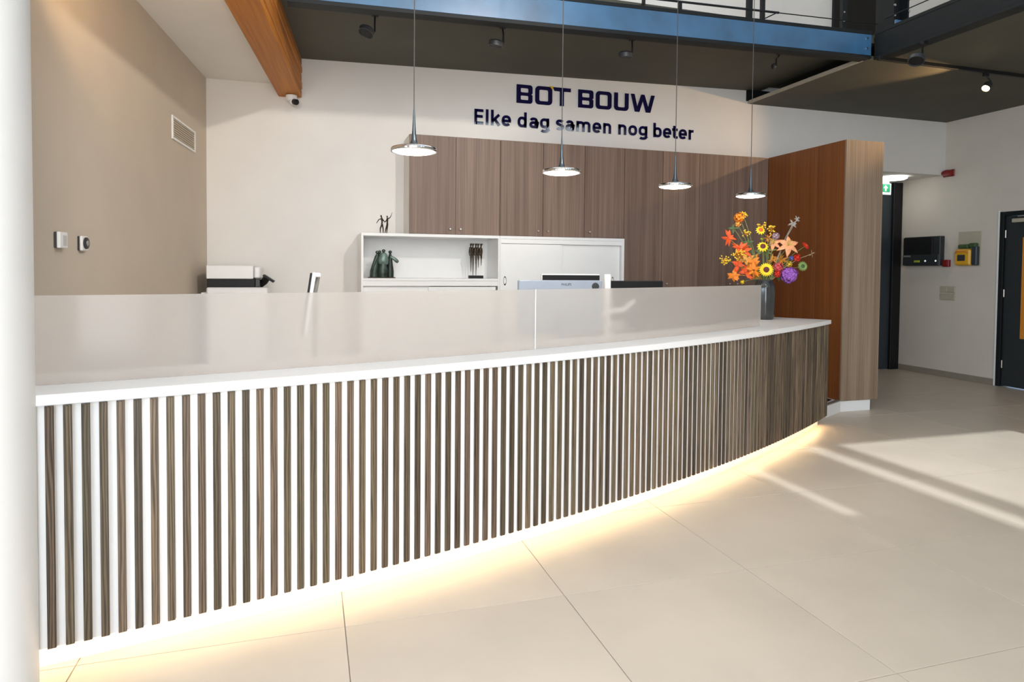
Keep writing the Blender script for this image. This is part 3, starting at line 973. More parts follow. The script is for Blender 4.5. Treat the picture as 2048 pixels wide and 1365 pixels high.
# ------------------------------------------------------------------ ceiling spots
def spot(loc, head_off, head_axis, label, lit=False, top=None, r=0.068, th=0.05):
    """A track spot: adapter and arm from loc down to the head."""
    t = thing('track_spot', label, 'spotlight', loc, 0, 'spots under the gallery')
    hx, hy, hz = head_off
    obj('adapter', box(-0.03, 0.03, -0.018, 0.018, -0.03, 0, 0.004), M['black'], t)
    ax = Vector(head_axis).normalized()
    px = hx + r * 1.0
    obj('arm', tube([(0, 0, -0.02), (px * 0.3, hy * 0.5, -0.045), (px, hy, -0.08), (px, hy, hz)], 0.008, 8), M['black'], t, True)
    hd = obj('head', lathe([(0, -th / 2), (r * 0.8, -th / 2), (r, -th * 0.25), (r, th / 2), (r * 0.9, th / 2), (r * 0.85, th * 0.3), (0, th * 0.3)], 28, c=(hx, hy, hz), axis=ax), M['darkgrey'], t, True)
    obj('lens', lathe([(0, 0), (r * 0.8, 0), (r * 0.8, 0.006), (0, 0.008)], 20, c=Vector((hx, hy, hz)) + ax * th * 0.3, axis=ax), M['spotglow'] if lit else M['black'], hd, True)
    return t


tr_ = tag(obj('lighting_track', box(-0.1, 5.3, 5.84, 5.87, 3.70, 3.735, 0.002), M['black']), 'black lighting track along the dark ceiling behind the blue beam', 'track')
for v in tr_.data.vertices:
    v.co.z += (v.co.x) * 0.024 - 0.0375
spot((0.54, 5.855, 3.68), (-0.07, 0, -0.16), (-0.35, -0.25, -0.9), 'black disc spot farthest left under the dark ceiling')
spot((1.675, 5.855, 3.705), (-0.06, 0, -0.165), (-0.1, 0.15, -1), 'second black disc spot from the left, above the B of the sign')
spot((2.97, 5.855, 3.735), (-0.065, 0, -0.165), (0.0, 0.15, -1), 'third black disc spot from the left, above the W of the sign')
spot((4.66, 5.855, 3.775), (-0.07, 0, -0.155), (-0.95, 0.2, -0.2), 'fourth black spot from the left, turned sideways near the beam corner', r=0.03, th=0.03)
spot((5.50, 4.90, 3.66), (-0.03, 0.05, -0.15), (-0.35, -0.2, -0.8), 'unlit black spot under the beam at upper right', r=0.072)
tag(obj('lighting_track', box(5.45, 8.7, 5.36, 5.395, 3.63, 3.667, 0.002), M['black']), 'black lighting track along the dark ceiling at upper right', 'track')
spot((6.895, 5.378, 3.63), (0.0, -0.02, -0.14), (-0.75, -0.15, -0.7), 'lit warm white spot under the dark ceiling at far right', lit=True, r=0.042, th=0.09)
# security camera
cc = thing('security_camera', 'small white camera with a black lens under the timber beam end', 'camera', (-0.175, 7.30, 3.277))
obj('mount', lathe([(0, 0), (0.055, 0), (0.055, -0.03), (0.045, -0.05), (0, -0.055)], 24), M['white'], cc, True)
obj('body', ball((0.01, -0.02, -0.065), 0.032, None, 2), M['white'], cc, True)
obj('lens', lathe([(0, 0), (0.030, 0), (0.030, 0.045), (0.024, 0.05), (0, 0.046)], 20, c=(0.03, -0.035, -0.07), axis=(0.45, -0.85, -0.25)), M['black'], cc, True)

# ------------------------------------------------------------------ on the left wall (local +x points into the room, +y along the wall)
def on_left(name, label, cat, y, z):
    return thing(name, label, cat, (lw(y), y, z), LA)


vt = on_left('air_vent', 'white framed rectangular air grille high on the left wall', 'vent', 6.60, 2.68)
for q in ((-0.365, 0.365, 0.08, 0.10), (-0.365, 0.365, -0.10, -0.08)):
    obj('frame_bar', box(0, 0.012, q[0], q[1], q[2], q[3], 0.002), M['white'], vt)
for q in ((-0.365, -0.335), (0.335, 0.365)):
    obj('frame_bar', box(0, 0.012, q[0], q[1], -0.08, 0.08, 0.002), M['white'], vt)
obj('backing', box(0.0, 0.002, -0.335, 0.335, -0.08, 0.08), M['beige_plastic'], vt)
for k in range(8):
    z = -0.07 + 0.02 * k
    b = box(0.002, 0.010, -0.335, 0.335, z - 0.004, z + 0.004)
    obj('louvre', b, M['wall_greige'], vt)
t1 = on_left('thermostat', 'white rectangular wall controller, left of the round-dial one', 'thermostat', 4.17, 1.638)
obj('back_plate', box(0, 0.014, -0.045, 0.045, -0.043, 0.043, 0.003), M['darkgrey'], t1)
obj('body', box(0.014, 0.032, -0.046, 0.046, -0.044, 0.044, 0.004), M['white'], t1)
obj('display', box(0.032, 0.0335, -0.012, 0.034, -0.030, 0.026, 0.001), M['grey_light'], t1)
t2 = on_left('thermostat', 'white wall thermostat with a round grey dial', 'thermostat', 4.455, 1.630)
obj('back_plate', box(0, 0.010, -0.042, 0.042, -0.042, 0.042, 0.003), M['darkgrey'], t2)
obj('body', box(0.010, 0.026, -0.043, 0.043, -0.043, 0.043, 0.005), M['white'], t2)
dl = obj('dial', lathe([(0, 0), (0.034, 0), (0.034, 0.008), (0.030, 0.011), (0, 0.011)], 28, c=(0.026, 0.004, 0.002), axis=(1, 0, 0)), M['darkgrey'], t2, True)
obj('dial_cap', lathe([(0, 0), (0.017, 0), (0.015, 0.003), (0, 0.003)], 20, c=(0.037, 0.004, 0.002), axis=(1, 0, 0)), M['grey_alu'], dl, True)

# ------------------------------------------------------------------ on the right wall
XR = 8.78
t = thing('alarm_sounder', 'dark red fire alarm sounder by the corner of the lintel', 'alarm', (XR, 7.345, 2.93))
obj('base', box(-0.02, 0, -0.09, 0.09, -0.05, 0.05, 0.008), M['red'], t)
b = lathe([(0, 0), (0.052, 0), (0.052, 0.03), (0.042, 0.055), (0, 0.06)], 24, c=(-0.02, 0, 0), axis=(-1, 0, 0))
bmesh.ops.scale(b, vec=(1, 1.6, 0.95), verts=b.verts)
obj('horn', b, M['red'], t, True)
t = thing('fire_alarm_panel', 'black fire alarm control panel on the right wall', 'alarm panel', (XR, 7.69, 1.82))
obj('housing', box(-0.09, 0, -0.305, 0.30, -0.215, 0.215, 0.006), M['anthracite'], t)
obj('door', box(-0.105, -0.09, -0.19, 0.30, -0.20, 0.205, 0.004), M['black'], t)
obj('lower_cover', box(-0.112, -0.09, -0.30, 0.30, -0.212, -0.05, 0.004), M['anthracite'], t)
obj('brand_plate', box(-0.114, -0.112, 0.16, 0.285, -0.085, -0.060), M['grey_alu'], t)
obj('display', box(-0.114, -0.112, 0.0, 0.10, -0.165, -0.135), FL['lime'], t)
for y in (-0.09, -0.26):
    obj('key_switch', lathe([(0, 0), (0.014, 0), (0.012, 0.006), (0, 0.006)], 12, c=(-0.112, y, -0.145), axis=(-1, 0, 0)), M['sign_white'], t, True)
t = thing('call_point', 'small dark red call point beside the alarm panel', 'alarm', (XR, 7.33, 1.64))
obj('housing', box(-0.05, 0, -0.05, 0.05, -0.05, 0.05, 0.006), M['red'], t)
obj('push_plate', box(-0.053, -0.05, -0.03, 0.03, -0.03, 0.03, 0.002), M['red'], t)
t = thing('defibrillator_case', 'clear-topped wall case holding a yellow-orange defibrillator with green straps', 'case', (XR, 7.0, 1.60))
obj('back_panel', box(-0.012, 0, -0.165, 0.165, 0, 0.48, 0.003), M['beige_plastic'], t)
obj('yellow_body', box(-0.10, -0.012, -0.075, 0.155, 0.01, 0.235, 0.02), M['yellow_box'], t)
obj('front_window', box(-0.104, -0.10, -0.01, 0.105, 0.07, 0.155, 0.003), M['darkgrey'], t)
obj('handle', tube([(-0.09, 0.135, 0.18), (-0.115, 0.11, 0.205), (-0.115, -0.02, 0.205), (-0.09, -0.05, 0.18)], 0.012, 8), M['orange'], t, True)
obj('side_pouch', box(-0.08, -0.012, -0.155, -0.08, 0.01, 0.27, 0.01), M['navy_door'], t)
gs = obj('green_strap', box(-0.085, -0.012, -0.14, -0.04, 0.255, 0.315, 0.012), FL['leaf'], t)
obj('green_strap', box(-0.085, -0.012, -0.03, 0.12, 0.245, 0.30, 0.012), FL['leaf'], t)
t = thing('double_switch', 'beige double switch plate, two rows, below the alarm panel', 'switch', (XR, 7.315, 1.21))
for z0, z1 in ((-0.10, -0.006), (0.006, 0.10)):
    obj('plate', box(-0.012, 0, -0.12, 0.12, z0, z1, 0.004), M['beige_plastic'], t)
for y0, y1 in ((-0.11, -0.004), (0.004, 0.11)):
    for z0, z1 in ((-0.088, -0.018), (0.018, 0.088)):
        obj('rocker', box(-0.018, -0.010, y0, y1, z0, z1, 0.003), M['beige_plastic'], t)
# exit sign and ceiling panel in the corridor
t = thing('exit_sign', 'green emergency exit sign with a white arrow under the corridor ceiling', 'sign', (8.19, 7.9, 2.66))
obj('housing', box(-0.19, 0.115, -0.012, 0.012, 0.0, 0.165, 0.003), M['sign_white'], t)
obj('sign_face', box(-0.18, 0.09, -0.0135, -0.012, 0.035, 0.155), M['green_txt'], t)
curve_b = bmesh.new()
vs = [curve_b.verts.new((0.01 + x, -0.0145, 0.095 + z)) for x, z in ((-0.015, -0.045), (0.015, -0.045), (0.015, 0.0), (0.045, 0.0), (0, 0.045), (-0.045, 0.0), (-0.015, 0.0))]
curve_b.faces.new(vs)
obj('arrow', curve_b, M['sign_white'], t)
obj('hanger', box(-0.15, 0.08, -0.008, 0.008, 0.165, 0.252, 0.002), M['sign_white'], t)
tag(obj('ceiling_lamp', lathe([(0, 0), (0.17, 0), (0.17, -0.03), (0.14, -0.045), (0, -0.05)], 28, c=(8.24, 7.78, 2.911)), M['panel_glow'], None, True), 'round lit lamp under the corridor ceiling', 'lamp')

# ------------------------------------------------------------------ sculptures
def body(chains, bm=None, seg=8):
    """Tapered limbs along chains, joined into one figure."""
    for ch in chains:
        b = bmesh.new()
        pts = [(Vector(q), r) for q, r in ch]
        prev = None
        for i, (q, r) in enumerate(pts):
            t = (pts[min(i + 1, len(pts) - 1)][0] - pts[max(i - 1, 0)][0]).normalized()
            ref = Vector((0, 1, 0)) if abs(t.y) < 0.9 else Vector((1, 0, 0))
            a = t.cross(ref).normalized()
            c = t.cross(a).normalized()
            ring = [b.verts.new(q + (a * math.cos(2 * PI * k / seg) + c * math.sin(2 * PI * k / seg)) * r) for k in range(seg)]
            if prev:
                for k in range(seg):
                    b.faces.new((prev[k], prev[(k + 1) % seg], ring[(k + 1) % seg], ring[k]))
            else:
                b.faces.new(ring[::-1])
            prev = ring
        b.faces.new(prev)
        bmesh.ops.recalc_face_normals(b, faces=b.faces[:])
        bm = join(bm, b)
    return bm


# two thin bronze dancers on the shelf unit
t = thing('dancer_sculpture', 'small bronze sculpture of two dancing figures on top of the shelf unit', 'sculpture', (0.745, 7.05, 1.862))
obj('base', box(-0.045, 0.045, -0.03, 0.03, 0, 0.006, 0.002), M['bronze'], t)
b = body([[((-0.036, 0, 0.005), 0.004), ((-0.037, 0, 0.05), 0.006), ((-0.020, 0, 0.095), 0.009), ((-0.018, 0, 0.125), 0.008), ((-0.020, 0, 0.150), 0.012), ((-0.024, 0, 0.168), 0.006), ((-0.028, 0, 0.180), 0.009), ((-0.030, 0, 0.193), 0.004)],
          [((-0.006, 0.01, 0.005), 0.004), ((-0.006, 0.01, 0.05), 0.006), ((-0.016, 0, 0.095), 0.008)],
          [((-0.022, 0, 0.155), 0.006), ((-0.052, -0.01, 0.145), 0.005), ((-0.078, -0.01, 0.105), 0.003)],
          [((-0.018, 0, 0.155), 0.006), ((0.0, -0.01, 0.130), 0.005), ((0.014, -0.01, 0.118), 0.003)]])
obj('figure', b, M['bronze'], t, True)
b = body([[((0.028, 0, 0.005), 0.004), ((0.034, 0, 0.05), 0.006), ((0.036, 0, 0.095), 0.010), ((0.036, 0, 0.125), 0.008), ((0.036, 0, 0.150), 0.011), ((0.035, 0, 0.166), 0.005), ((0.034, 0, 0.178), 0.008), ((0.033, 0, 0.188), 0.004)],
          [((0.012, 0.01, 0.005), 0.004), ((0.022, 0.01, 0.05), 0.006), ((0.034, 0, 0.095), 0.008)],
          [((0.038, 0, 0.155), 0.006), ((0.060, -0.01, 0.165), 0.005), ((0.074, -0.01, 0.19), 0.003), ((0.085, -0.01, 0.225), 0.0012)],
          [((0.034, 0, 0.150), 0.006), ((0.018, -0.01, 0.128), 0.005), ((0.006, -0.01, 0.118), 0.003)]])
obj('figure', b, M['bronze'], t, True)

# green patina group of four robed women
t = thing('robed_group_sculpture', 'green bronze sculpture of four robed figures at the left of the open shelf', 'sculpture', (0.735, 7.13, 1.397))
obj('base', box(-0.145, 0.135, -0.05, 0.05, 0, 0.010, 0.003), M['bronze'], t)


def robe(x, y, h, w0, lean, m, arms=(), big=1.0):
    ch = [[((x, y, 0.009), w0), ((x + lean * 0.15, y, h * 0.25), w0 * 1.05), ((x + lean * 0.5, y, h * 0.55), w0 * 0.72), ((x + lean * 0.85, y, h * 0.78), w0 * 0.52), ((x + lean, y, h * 0.87), 0.012), ((x + lean, y, h * 0.90), 0.011),
           ((x + lean, y - 0.003, h * 0.935), 0.019), ((x + lean, y - 0.003, h * 0.98), 0.018), ((x + lean, y, h), 0.006)]]
    ch += list(arms)
    return obj('figure', body(ch, None, 12), m, t, True)


robe(-0.085, -0.005, 0.285, 0.042, 0.035, M['patina'], arms=[[((-0.06, -0.02, 0.215), 0.016), ((-0.085, -0.035, 0.15), 0.013), ((-0.105, -0.035, 0.09), 0.009)]])
robe(-0.02, 0.02, 0.290, 0.040, -0.005, M['patina_dark'])
robe(0.005, -0.015, 0.302, 0.055, 0.01, M['patina'])
b = lathe([(0, 0.125), (0.030, 0.13), (0.052, 0.155), (0.056, 0.19), (0.046, 0.235), (0.025, 0.265), (0, 0.27)], 20)
bmesh.ops.scale(b, vec=(1, 0.75, 1), verts=b.verts)
bmesh.ops.translate(b, vec=(0.012, -0.022, 0), verts=b.verts)
obj('cape', b, M['patina_light'], t, True)
robe(0.085, 0.0, 0.290, 0.038, 0.0, M['patina_dark'])
obj('sleeve', body([[((0.09, -0.01, 0.225), 0.016), ((0.125, -0.015, 0.205), 0.018), ((0.155, -0.015, 0.18), 0.020), ((0.168, -0.015, 0.167), 0.012)]], None, 10), M['patina_light'], t, True)

# five slender standing figures
t = thing('slender_group_sculpture', 'dark bronze sculpture of five slender standing figures at the right of the open shelf', 'sculpture', (1.755, 7.13, 1.397))
obj('base', box(-0.078, 0.078, -0.035, 0.035, 0, 0.032, 0.002), M['black'], t)
for x, y, foot in ((-0.062, -0.012, 0.075), (-0.034, 0.008, 0.031), (-0.004, -0.010, 0.031), (0.026, 0.010, 0.118), (0.056, -0.005, 0.142)):
    k = (0.39 - foot)
    ch = [[((x + 0.003, y, foot), 0.0025), ((x + 0.004, y, foot + k * 0.3), 0.006), ((x + 0.003, y, 0.235), 0.011), ((x, y, 0.275), 0.009), ((x - 0.003, y, 0.315), 0.0165), ((x - 0.003, y, 0.335), 0.015), ((x, y, 0.348), 0.005), ((x, y, 0.358), 0.009), ((x + 0.002, y, 0.372), 0.011), ((x + 0.003, y, 0.384), 0.005)],
          [((x - 0.008, y, 0.376), 0.006), ((x + 0.016, y, 0.377), 0.005), ((x + 0.024, y, 0.377), 0.002)],
          [((x - 0.014, y, 0.33), 0.006), ((x - 0.018, y, 0.29), 0.005), ((x - 0.012, y, 0.25), 0.004)],
          [((x + 0.010, y, 0.33), 0.006), ((x + 0.015, y, 0.29), 0.005), ((x + 0.010, y, 0.25), 0.004)]]
    obj('figure', body(ch), M['bronze'], t, True)

# ------------------------------------------------------------------ behind the desk
t = thing('copier', 'white office copier with a black band and tilted control panel in the far corner', 'copier', (-0.66, 7.05, 0))
obj('lower_body', box(-0.93, -0.385, 6.84, 7.36, 0.02, 1.305, 0.012), M['white'], t, world=True)
obj('output_slot', box(-0.925, -0.50, 6.85, 7.35, 1.306, 1.386, 0.004), M['black'], t, world=True)
obj('side_post', box(-0.499, -0.455, 6.86, 7.30, 1.306, 1.386, 0.004), M['darkgrey'], t, world=True)
obj('scanner', box(-0.93, -0.515, 6.84, 7.36, 1.387, 1.515, 0.006), M['white'], t, world=True)
obj('document_feeder', box(-0.513, -0.455, 6.90, 7.30, 1.39, 1.505, 0.012), M['white'], t, world=True)
obj('panel_neck', tube([(-0.47, 6.95, 1.325), (-0.42, 6.92, 1.36), (-0.395, 6.90, 1.40)], 0.035, 8), M['black'], t, True, world=True)
b = box(-0.058, 0.058, -0.10, 0.10, -0.010, 0.010, 0.003)
b.transform(Matrix.Translation((-0.375, 6.86, 1.392)) @ Matrix.Rotation(math.radians(34), 4, 'Y'))
obj('control_panel', b, M['black'], t, world=True)
obj('paper_tray', box(-0.985, -0.935, 6.90, 7.3, 1.235, 1.255, 0.004), M['white'], t, world=True)


def monitor(name, label, x, y, rz, w_, ztop, h, front, back, brand=None, bezel=None):
    t = thing(name, label, 'monitor', (x, y, 0.745), rz)
    zt = ztop - 0.745
    obj('housing', box(-w_ / 2, w_ / 2, -0.016, 0.016, zt - h, zt, 0.006), back, t)
    obj('screen', box(-w_ / 2 + 0.008, w_ / 2 - 0.008, 0.016, 0.0175, zt - h + 0.012, zt - 0.008), front, t)
    obj('stand_neck', box(-0.03, 0.03, -0.05, -0.016, 0.012, zt - h * 0.45, 0.004), back, t)
    obj('stand_base', box(-0.13, 0.13, -0.12, 0.08, 0.0005, 0.012, 0.004), back, t)
    return t


m1 = monitor('desk_monitor', 'wide silver monitor seen from behind above the screen', 1.835, 4.75, 0.02, 0.685, 1.42, 0.40, M['black'], M['silver'])
cu = bpy.data.curves.new('logo', 'FONT')
cu.body = 'PHILIPS'
cu.size = 0.026
cu.extrude = 0.0006
b = to_mesh(cu)
b.transform(Matrix(((1, 0, 0, 0.0), (0, 0, -1, -0.0165), (0, 1, 0, 0.634), (0, 0, 0, 1))))
obj('logo', b, M['darkgrey'], m1)
b = lathe([(0, 0), (0.03, 0), (0.026, 0.012), (0, 0.014)], 20, axis=(0, -1, 0))
bmesh.ops.translate(b, vec=(0.285, -0.016, 0.628), verts=b.verts)
obj('rear_cap', b, M['darkgrey'], m1, True)
m2 = monitor('desk_monitor', 'black-backed monitor with white rim behind the silver one', 2.05, 5.08, 0.02, 0.515, 1.466, 0.34, M['black'], M['white'])
obj('rear_cover', box(-0.253, 0.253, -0.019, -0.0155, 0.40, 0.712, 0.001), M['black'], m2)
m3 = monitor('desk_monitor', 'plain black monitor in front of the tall cupboard doors', 2.66, 5.10, 0.02, 0.50, 1.412, 0.33, M['black'], M['black'])
t = thing('monitor_post', 'white round post with swing arms rising between the monitors', 'monitor arm', (2.31, 4.93, 0.745))
obj('post', lathe([(0, 0), (0.028, 0), (0.028, 0.715), (0.024, 0.722), (0, 0.722)], 24), M['white'], t, True)
obj('foot', lathe([(0, 0.0005), (0.09, 0.0005), (0.09, 0.012), (0.03, 0.02), (0, 0.02)], 24), M['white'], t, True)
obj('arm', tube([(0, -0.02, 0.40), (-0.16, 0.0, 0.40), (-0.25, 0.10, 0.41)], 0.02, 8), M['white'], t, True)
obj('arm', tube([(0, -0.02, 0.42), (0.16, 0.02, 0.43), (0.28, 0.09, 0.50)], 0.02, 8), M['white'], t, True)
# monitor seen edge-on at the left
t = thing('side_monitor', 'white desk monitor seen edge-on at the left of the desk', 'monitor', (0.012, 4.25, 0.745), 0.0)
sh = Matrix(((1, 0, 0.14, -0.088), (0, 1, 0, 0), (0, 0, 1, 0), (0, 0, 0, 1)))
for n_, x0, x1, z0, z1, mm in (('screen', -0.020, -0.008, 0.36, 0.722, 'black'), ('housing', -0.008, 0.012, 0.355, 0.726, 'white')):
    b = box(x0, x1, -0.19, 0.19, z0, z1, 0.003)
    b.transform(sh)
    obj(n_, b, M[mm], t)
obj('hinge_block', box(0.020, 0.054, -0.05, 0.05, 0.697, 0.724, 0.006), M['white'], t)
obj('stand_neck', tube([(0.04, 0, 0.70), (0.022, 0, 0.60), (0.02, 0, 0.3), (0.02, 0, 0.01)], 0.012, 8), M['grey_alu'], t, True)
obj('stand_base', box(-0.08, 0.12, -0.10, 0.10, 0.0005, 0.012, 0.004), M['white'], t)

# ------------------------------------------------------------------ vase and flowers
VX, VY, VZ = 4.232, 5.465, 1.036
va = thing('flower_vase', 'tall ribbed smoked glass vase on the right end of the countertop', 'vase', (VX, VY, VZ))
prof = [(0, 0.0), (0.078, 0.0), (0.088, 0.012), (0.094, 0.06), (0.098, 0.17), (0.098, 0.28), (0.094, 0.325), (0.082, 0.355), (0.074, 0.372), (0.078, 0.386), (0.072, 0.386), (0.066, 0.372), (0.072, 0.35), (0.085, 0.31), (0.086, 0.05), (0, 0.03)]
b = lathe(prof, 48)
for v in b.verts:
    r = math.hypot(v.co.x, v.co.y)
    if r > 0.0735 and 0.01 < v.co.z < 0.35:
        a = math.atan2(v.co.y, v.co.x)
        k = 1 + 0.022 * math.cos(12 * a)
        v.co.x *= k
        v.co.y *= k
obj('glass_body', b, M['vase'], va, True)

UP = Vector((0, 0, 1))
TOCAM = Vector((-0.58, -0.78, 0.12)).normalized()
RIGHT = Vector((0.9565, -0.2913, 0.0))


def basis(n):
    n = Vector(n).normalized()
    u = n.cross(UP)
    u = u.normalized() if u.length > 1e-3 else Vector((1, 0, 0))
    return u, n.cross(u).normalized(), n


def petal(b, c, d, n, L, W, curl=0.3, seg=4, start=0.0):
    """One petal from c along d, facing n, curling back towards -n; a thin two-sided blade with a raised midrib."""
    s = n.cross(d).normalized()
    prev = None
    for i in range(seg + 1):
        t = i / seg
        wd = W * (math.sin(PI * min(1, 0.12 + 0.88 * t) ** 0.8) * 0.5 + 0.02)
        q = c + d * (start + (L - start) * t) - n * (curl * L * t * t)
        ring = [b.verts.new(q + s * wd), b.verts.new(q + n * W * 0.10), b.verts.new(q - s * wd)]
        if prev:
            b.faces.new((prev[0], prev[1], ring[1], ring[0]))
            b.faces.new((prev[1], prev[2], ring[2], ring[1]))
        prev = ring


def stem_path(c):
    f = Vector((random.uniform(-0.03, 0.03), random.uniform(-0.03, 0.03), 0.045))
    c = Vector(c)
    mouth = Vector((max(-0.05, min(0.05, c.x * 0.2)), max(-0.05, min(0.05, c.y * 0.2)), 0.372))
    mid = mouth.lerp(c, 0.5) + Vector((0, 0, 0.12 * (c - mouth).length))
    return [f, mouth, mouth.lerp(mid, 0.6) + Vector((0, 0, 0.01)), mid.lerp(c, 0.35), c]


VW = Vector((VX, VY, VZ))


def bloom_root(name, label, cat, off, back=0.012, stem='stem', group=None):
    """A cut flower: an Empty at its foot in the vase with a stem; returns (root, centre)."""
    c = Vector(off)
    pth = stem_path(c - TOCAM * back)
    r = thing(name, label, cat, VW + pth[0], 0, group)
    obj('stem', tube([q - pth[0] for q in pth], 0.0032, 6), FL[stem], r, True)
    return r, c - pth[0]


def daisy(name, label, off, R_, petals, core, n=None, np_=18, corer=0.42, W=0.3, curl=0.15, group=None, layers=2):
    n = Vector(n or TOCAM).normalized()
    r, c = bloom_root(name, label, 'flower', off, group=group)
    u, v, _ = basis(n)
    b = bmesh.new()
    for l in range(layers):
        for k in range(np_):
            a = 2 * PI * (k + 0.5 * l) / np_
            d = (u * math.cos(a) + v * math.sin(a) + n * (0.15 + 0.25 * l)).normalized()
            petal(b, c, d, n, R_ * (1 - 0.15 * l), R_ * W, curl, 3, R_ * 0.25)
    obj('petals', b, FL[petals], r, True)
    obj('centre', lathe([(0, 0.0), (R_ * corer, 0.0), (R_ * corer * 0.9, R_ * 0.12), (R_ * corer * 0.5, R_ * 0.2), (0, R_ * 0.16)], 16, c=c + n * R_ * 0.08, axis=n), FL[core], r, True)
    obj('calyx', lathe([(0, -R_ * 0.3), (R_ * 0.2, -R_ * 0.25), (R_ * 0.42, 0), (0, 0)], 12, c=c, axis=n), FL['stem'], r, True)
    return r


def lily(name, label, off, R_, col, n, np_=6):
    n = Vector(n).normalized()
    r, c = bloom_root(name, label, 'flower', off)
    u, v, _ = basis(n)
    for k in range(np_):
        a = 2 * PI * k / np_ + 0.4
        d = (u * math.cos(a) + v * math.sin(a) + n * 0.45).normalized()
        b = bmesh.new()
        petal(b, c, d, n, R_, R_ * (0.42 if k % 2 else 0.34), 0.62, 7, 0.0)
        obj('petal', b, FL[col], r, True)
    b = None
    for k in range(6):
        a = 2 * PI * k / 6
        tip = c + (u * math.cos(a) + v * math.sin(a)) * R_ * 0.2 + n * R_ * 0.6
        b = tube([c, c.lerp(tip, 0.6), tip], 0.0014, 5, b)
        b = ball(tip, 0.005, b, 1, (1, 1, 1))
    obj('stamens', b, FL['lime'], r, True)
    return r


def pompon(name, label, off, R_, col, count, leaf_l=0.3, n=TOCAM, flat=1.0, cat='flower', group=None):
    r, c = bloom_root(name, label, cat, off, group=group)
    b = bmesh.new()
    for k in range(count):
        z = 1 - 2 * (k + 0.5) / count
        a = k * 2.39996
        d = Vector((math.sqrt(1 - z * z) * math.cos(a), math.sqrt(1 - z * z) * math.sin(a), z * flat))
        dd = d.normalized()
        u, v, _ = basis(dd)
        o_ = c + d * R_ * random.uniform(0.62, 0.85)
        for j in range(4):
            aa = j * PI / 2 + k
            petal(b, o_, (u * math.cos(aa) + v * math.sin(aa) + dd * 0.7).normalized(), dd, R_ * leaf_l, R_ * leaf_l * 0.9, 0.2, 2)
    obj('florets', b, FL[col], r, True)
    obj('core', ball(c, R_ * 0.55, None, 2), FL[col], r, True)
    return r


def berries(name, label, off, R_, col, count, rad=0.0082, squash=(1, 1, 1), group=None):
    r, c = bloom_root(name, label, 'berry sprig', off, group=group)
    b = None
    tw = None
    base = c - Vector((0, 0, R_ * 1.0))
    for k in range(count):
        a = k * 2.39996
        z = random.uniform(-1, 1)
        q = Vector((math.sqrt(1 - z * z) * math.cos(a) * squash[0], math.sqrt(1 - z * z) * math.sin(a) * squash[1], z * squash[2])) * R_ * random.uniform(0.5, 1)
        b = ball(c + q, rad, b, 1)
        tw = tube([base.lerp(c, 0.6), c + q * 0.6, c + q], 0.0011, 4, tw)
    obj('berries', b, FL[col], r, True)
    obj('twigs', tw, FL['amber'], r)
    return r


def leafy(name, label, off, R_, col, count, W=0.42, spread=1.0, cat='leaf sprig', stem='amber', n=TOCAM, group=None):
    r, c = bloom_root(name, label, cat, off, stem=stem, group=group)
    u, v, nn = basis(n)
    for k in range(count):
        a = 2 * PI * k / count + random.uniform(-0.4, 0.4)
        d = (u * math.cos(a) + v * math.sin(a) + nn * random.uniform(-0.3, 0.5)).normalized()
        b = bmesh.new()
        o_ = c + d * R_ * 0.05 + Vector((random.uniform(-1, 1), random.uniform(-1, 1), random.uniform(-1, 1))) * R_ * 0.15
        nr = (nn + Vector((random.uniform(-0.5, 0.5), random.uniform(-0.5, 0.5), random.uniform(-0.5, 0.5)))).normalized()
        nr = (nr - d * nr.dot(d)).normalized()
        petal(b, o_, d, nr, R_ * random.uniform(0.75, 1.1), R_ * W, random.uniform(0, 0.5), 4)
        obj('leaf', b, FL[col], r, True)
    return r


G = 'flowers in the smoked glass vase'
daisy('sunflower', 'large yellow sunflower with a dark centre low at the front of the bouquet', (0.009 - 0.06, -0.003 - 0.08, 0.481), 0.070, 'yellow', 'maroon', (-0.5, -0.85, 0.1), 22, 0.42, 0.30, 0.1, G)
daisy('gaillardia', 'yellow flower with a red-brown heart in the middle of the bouquet', (-0.056, 0.017 - 0.05, 0.704), 0.056, 'yellow', 'maroon', (-0.45, -0.8, 0.35), 12, 0.5, 0.42, 0.35, G)
daisy('gaillardia', 'upper yellow flower with an orange-red heart', (-0.073, 0.022 - 0.04, 0.861), 0.048, 'yellow', 'redorange', (-0.3, -0.8, 0.45), 11, 0.5, 0.42, 0.35, G)
leafy('flower_bud', 'long lime green bud between the two upper yellow flowers', (-0.034, 0.0, 0.775), 0.055, 'lime', 2, 0.35, cat='bud', stem='stem', n=(0.5, -0.2, 0.7), group=G)
lily('peach_lily', 'large open peach lily at the right of the bouquet', (0.172, -0.05 - 0.06, 0.715), 0.125, 'peach', (-0.35, -0.85, 0.35))['group'] = G
lily('peach_lily', 'peach lily partly hidden behind the large open lily', (0.085, -0.03 + 0.02, 0.74), 0.09, 'peach', (-0.75, -0.6, 0.35))['group'] = G
pompon('hydrangea', 'round purple hydrangea head low at the right', (0.205, -0.063 - 0.03, 0.430), 0.088, 'purple', 120, 0.27, group=G)
daisy('red_gerbera', 'red flower at the far right end of the bouquet', (0.375, -0.114, 0.720), 0.042, 'red', 'redorange', (0.3, -0.8, 0.6), 14, 0.3, 0.4, 0.3, G)
pompon('red_poppy', 'small bright red poppy right of the lily', (0.293, -0.089, 0.600), 0.034, 'red', 18, 0.6, group=G)
daisy('green_scabiosa', 'pale green scabiosa head at the right, above the purple hydrangea', (0.347, -0.106, 0.518), 0.052, 'green', 'leaf', (-0.2, -0.9, 0.1), 16, 0.4, 0.3, 0.1, G)
pompon('cornflower', 'small blue flower beside the red poppy', (0.242, -0.074, 0.597), 0.022, 'blue', 12, 0.6, group=G)
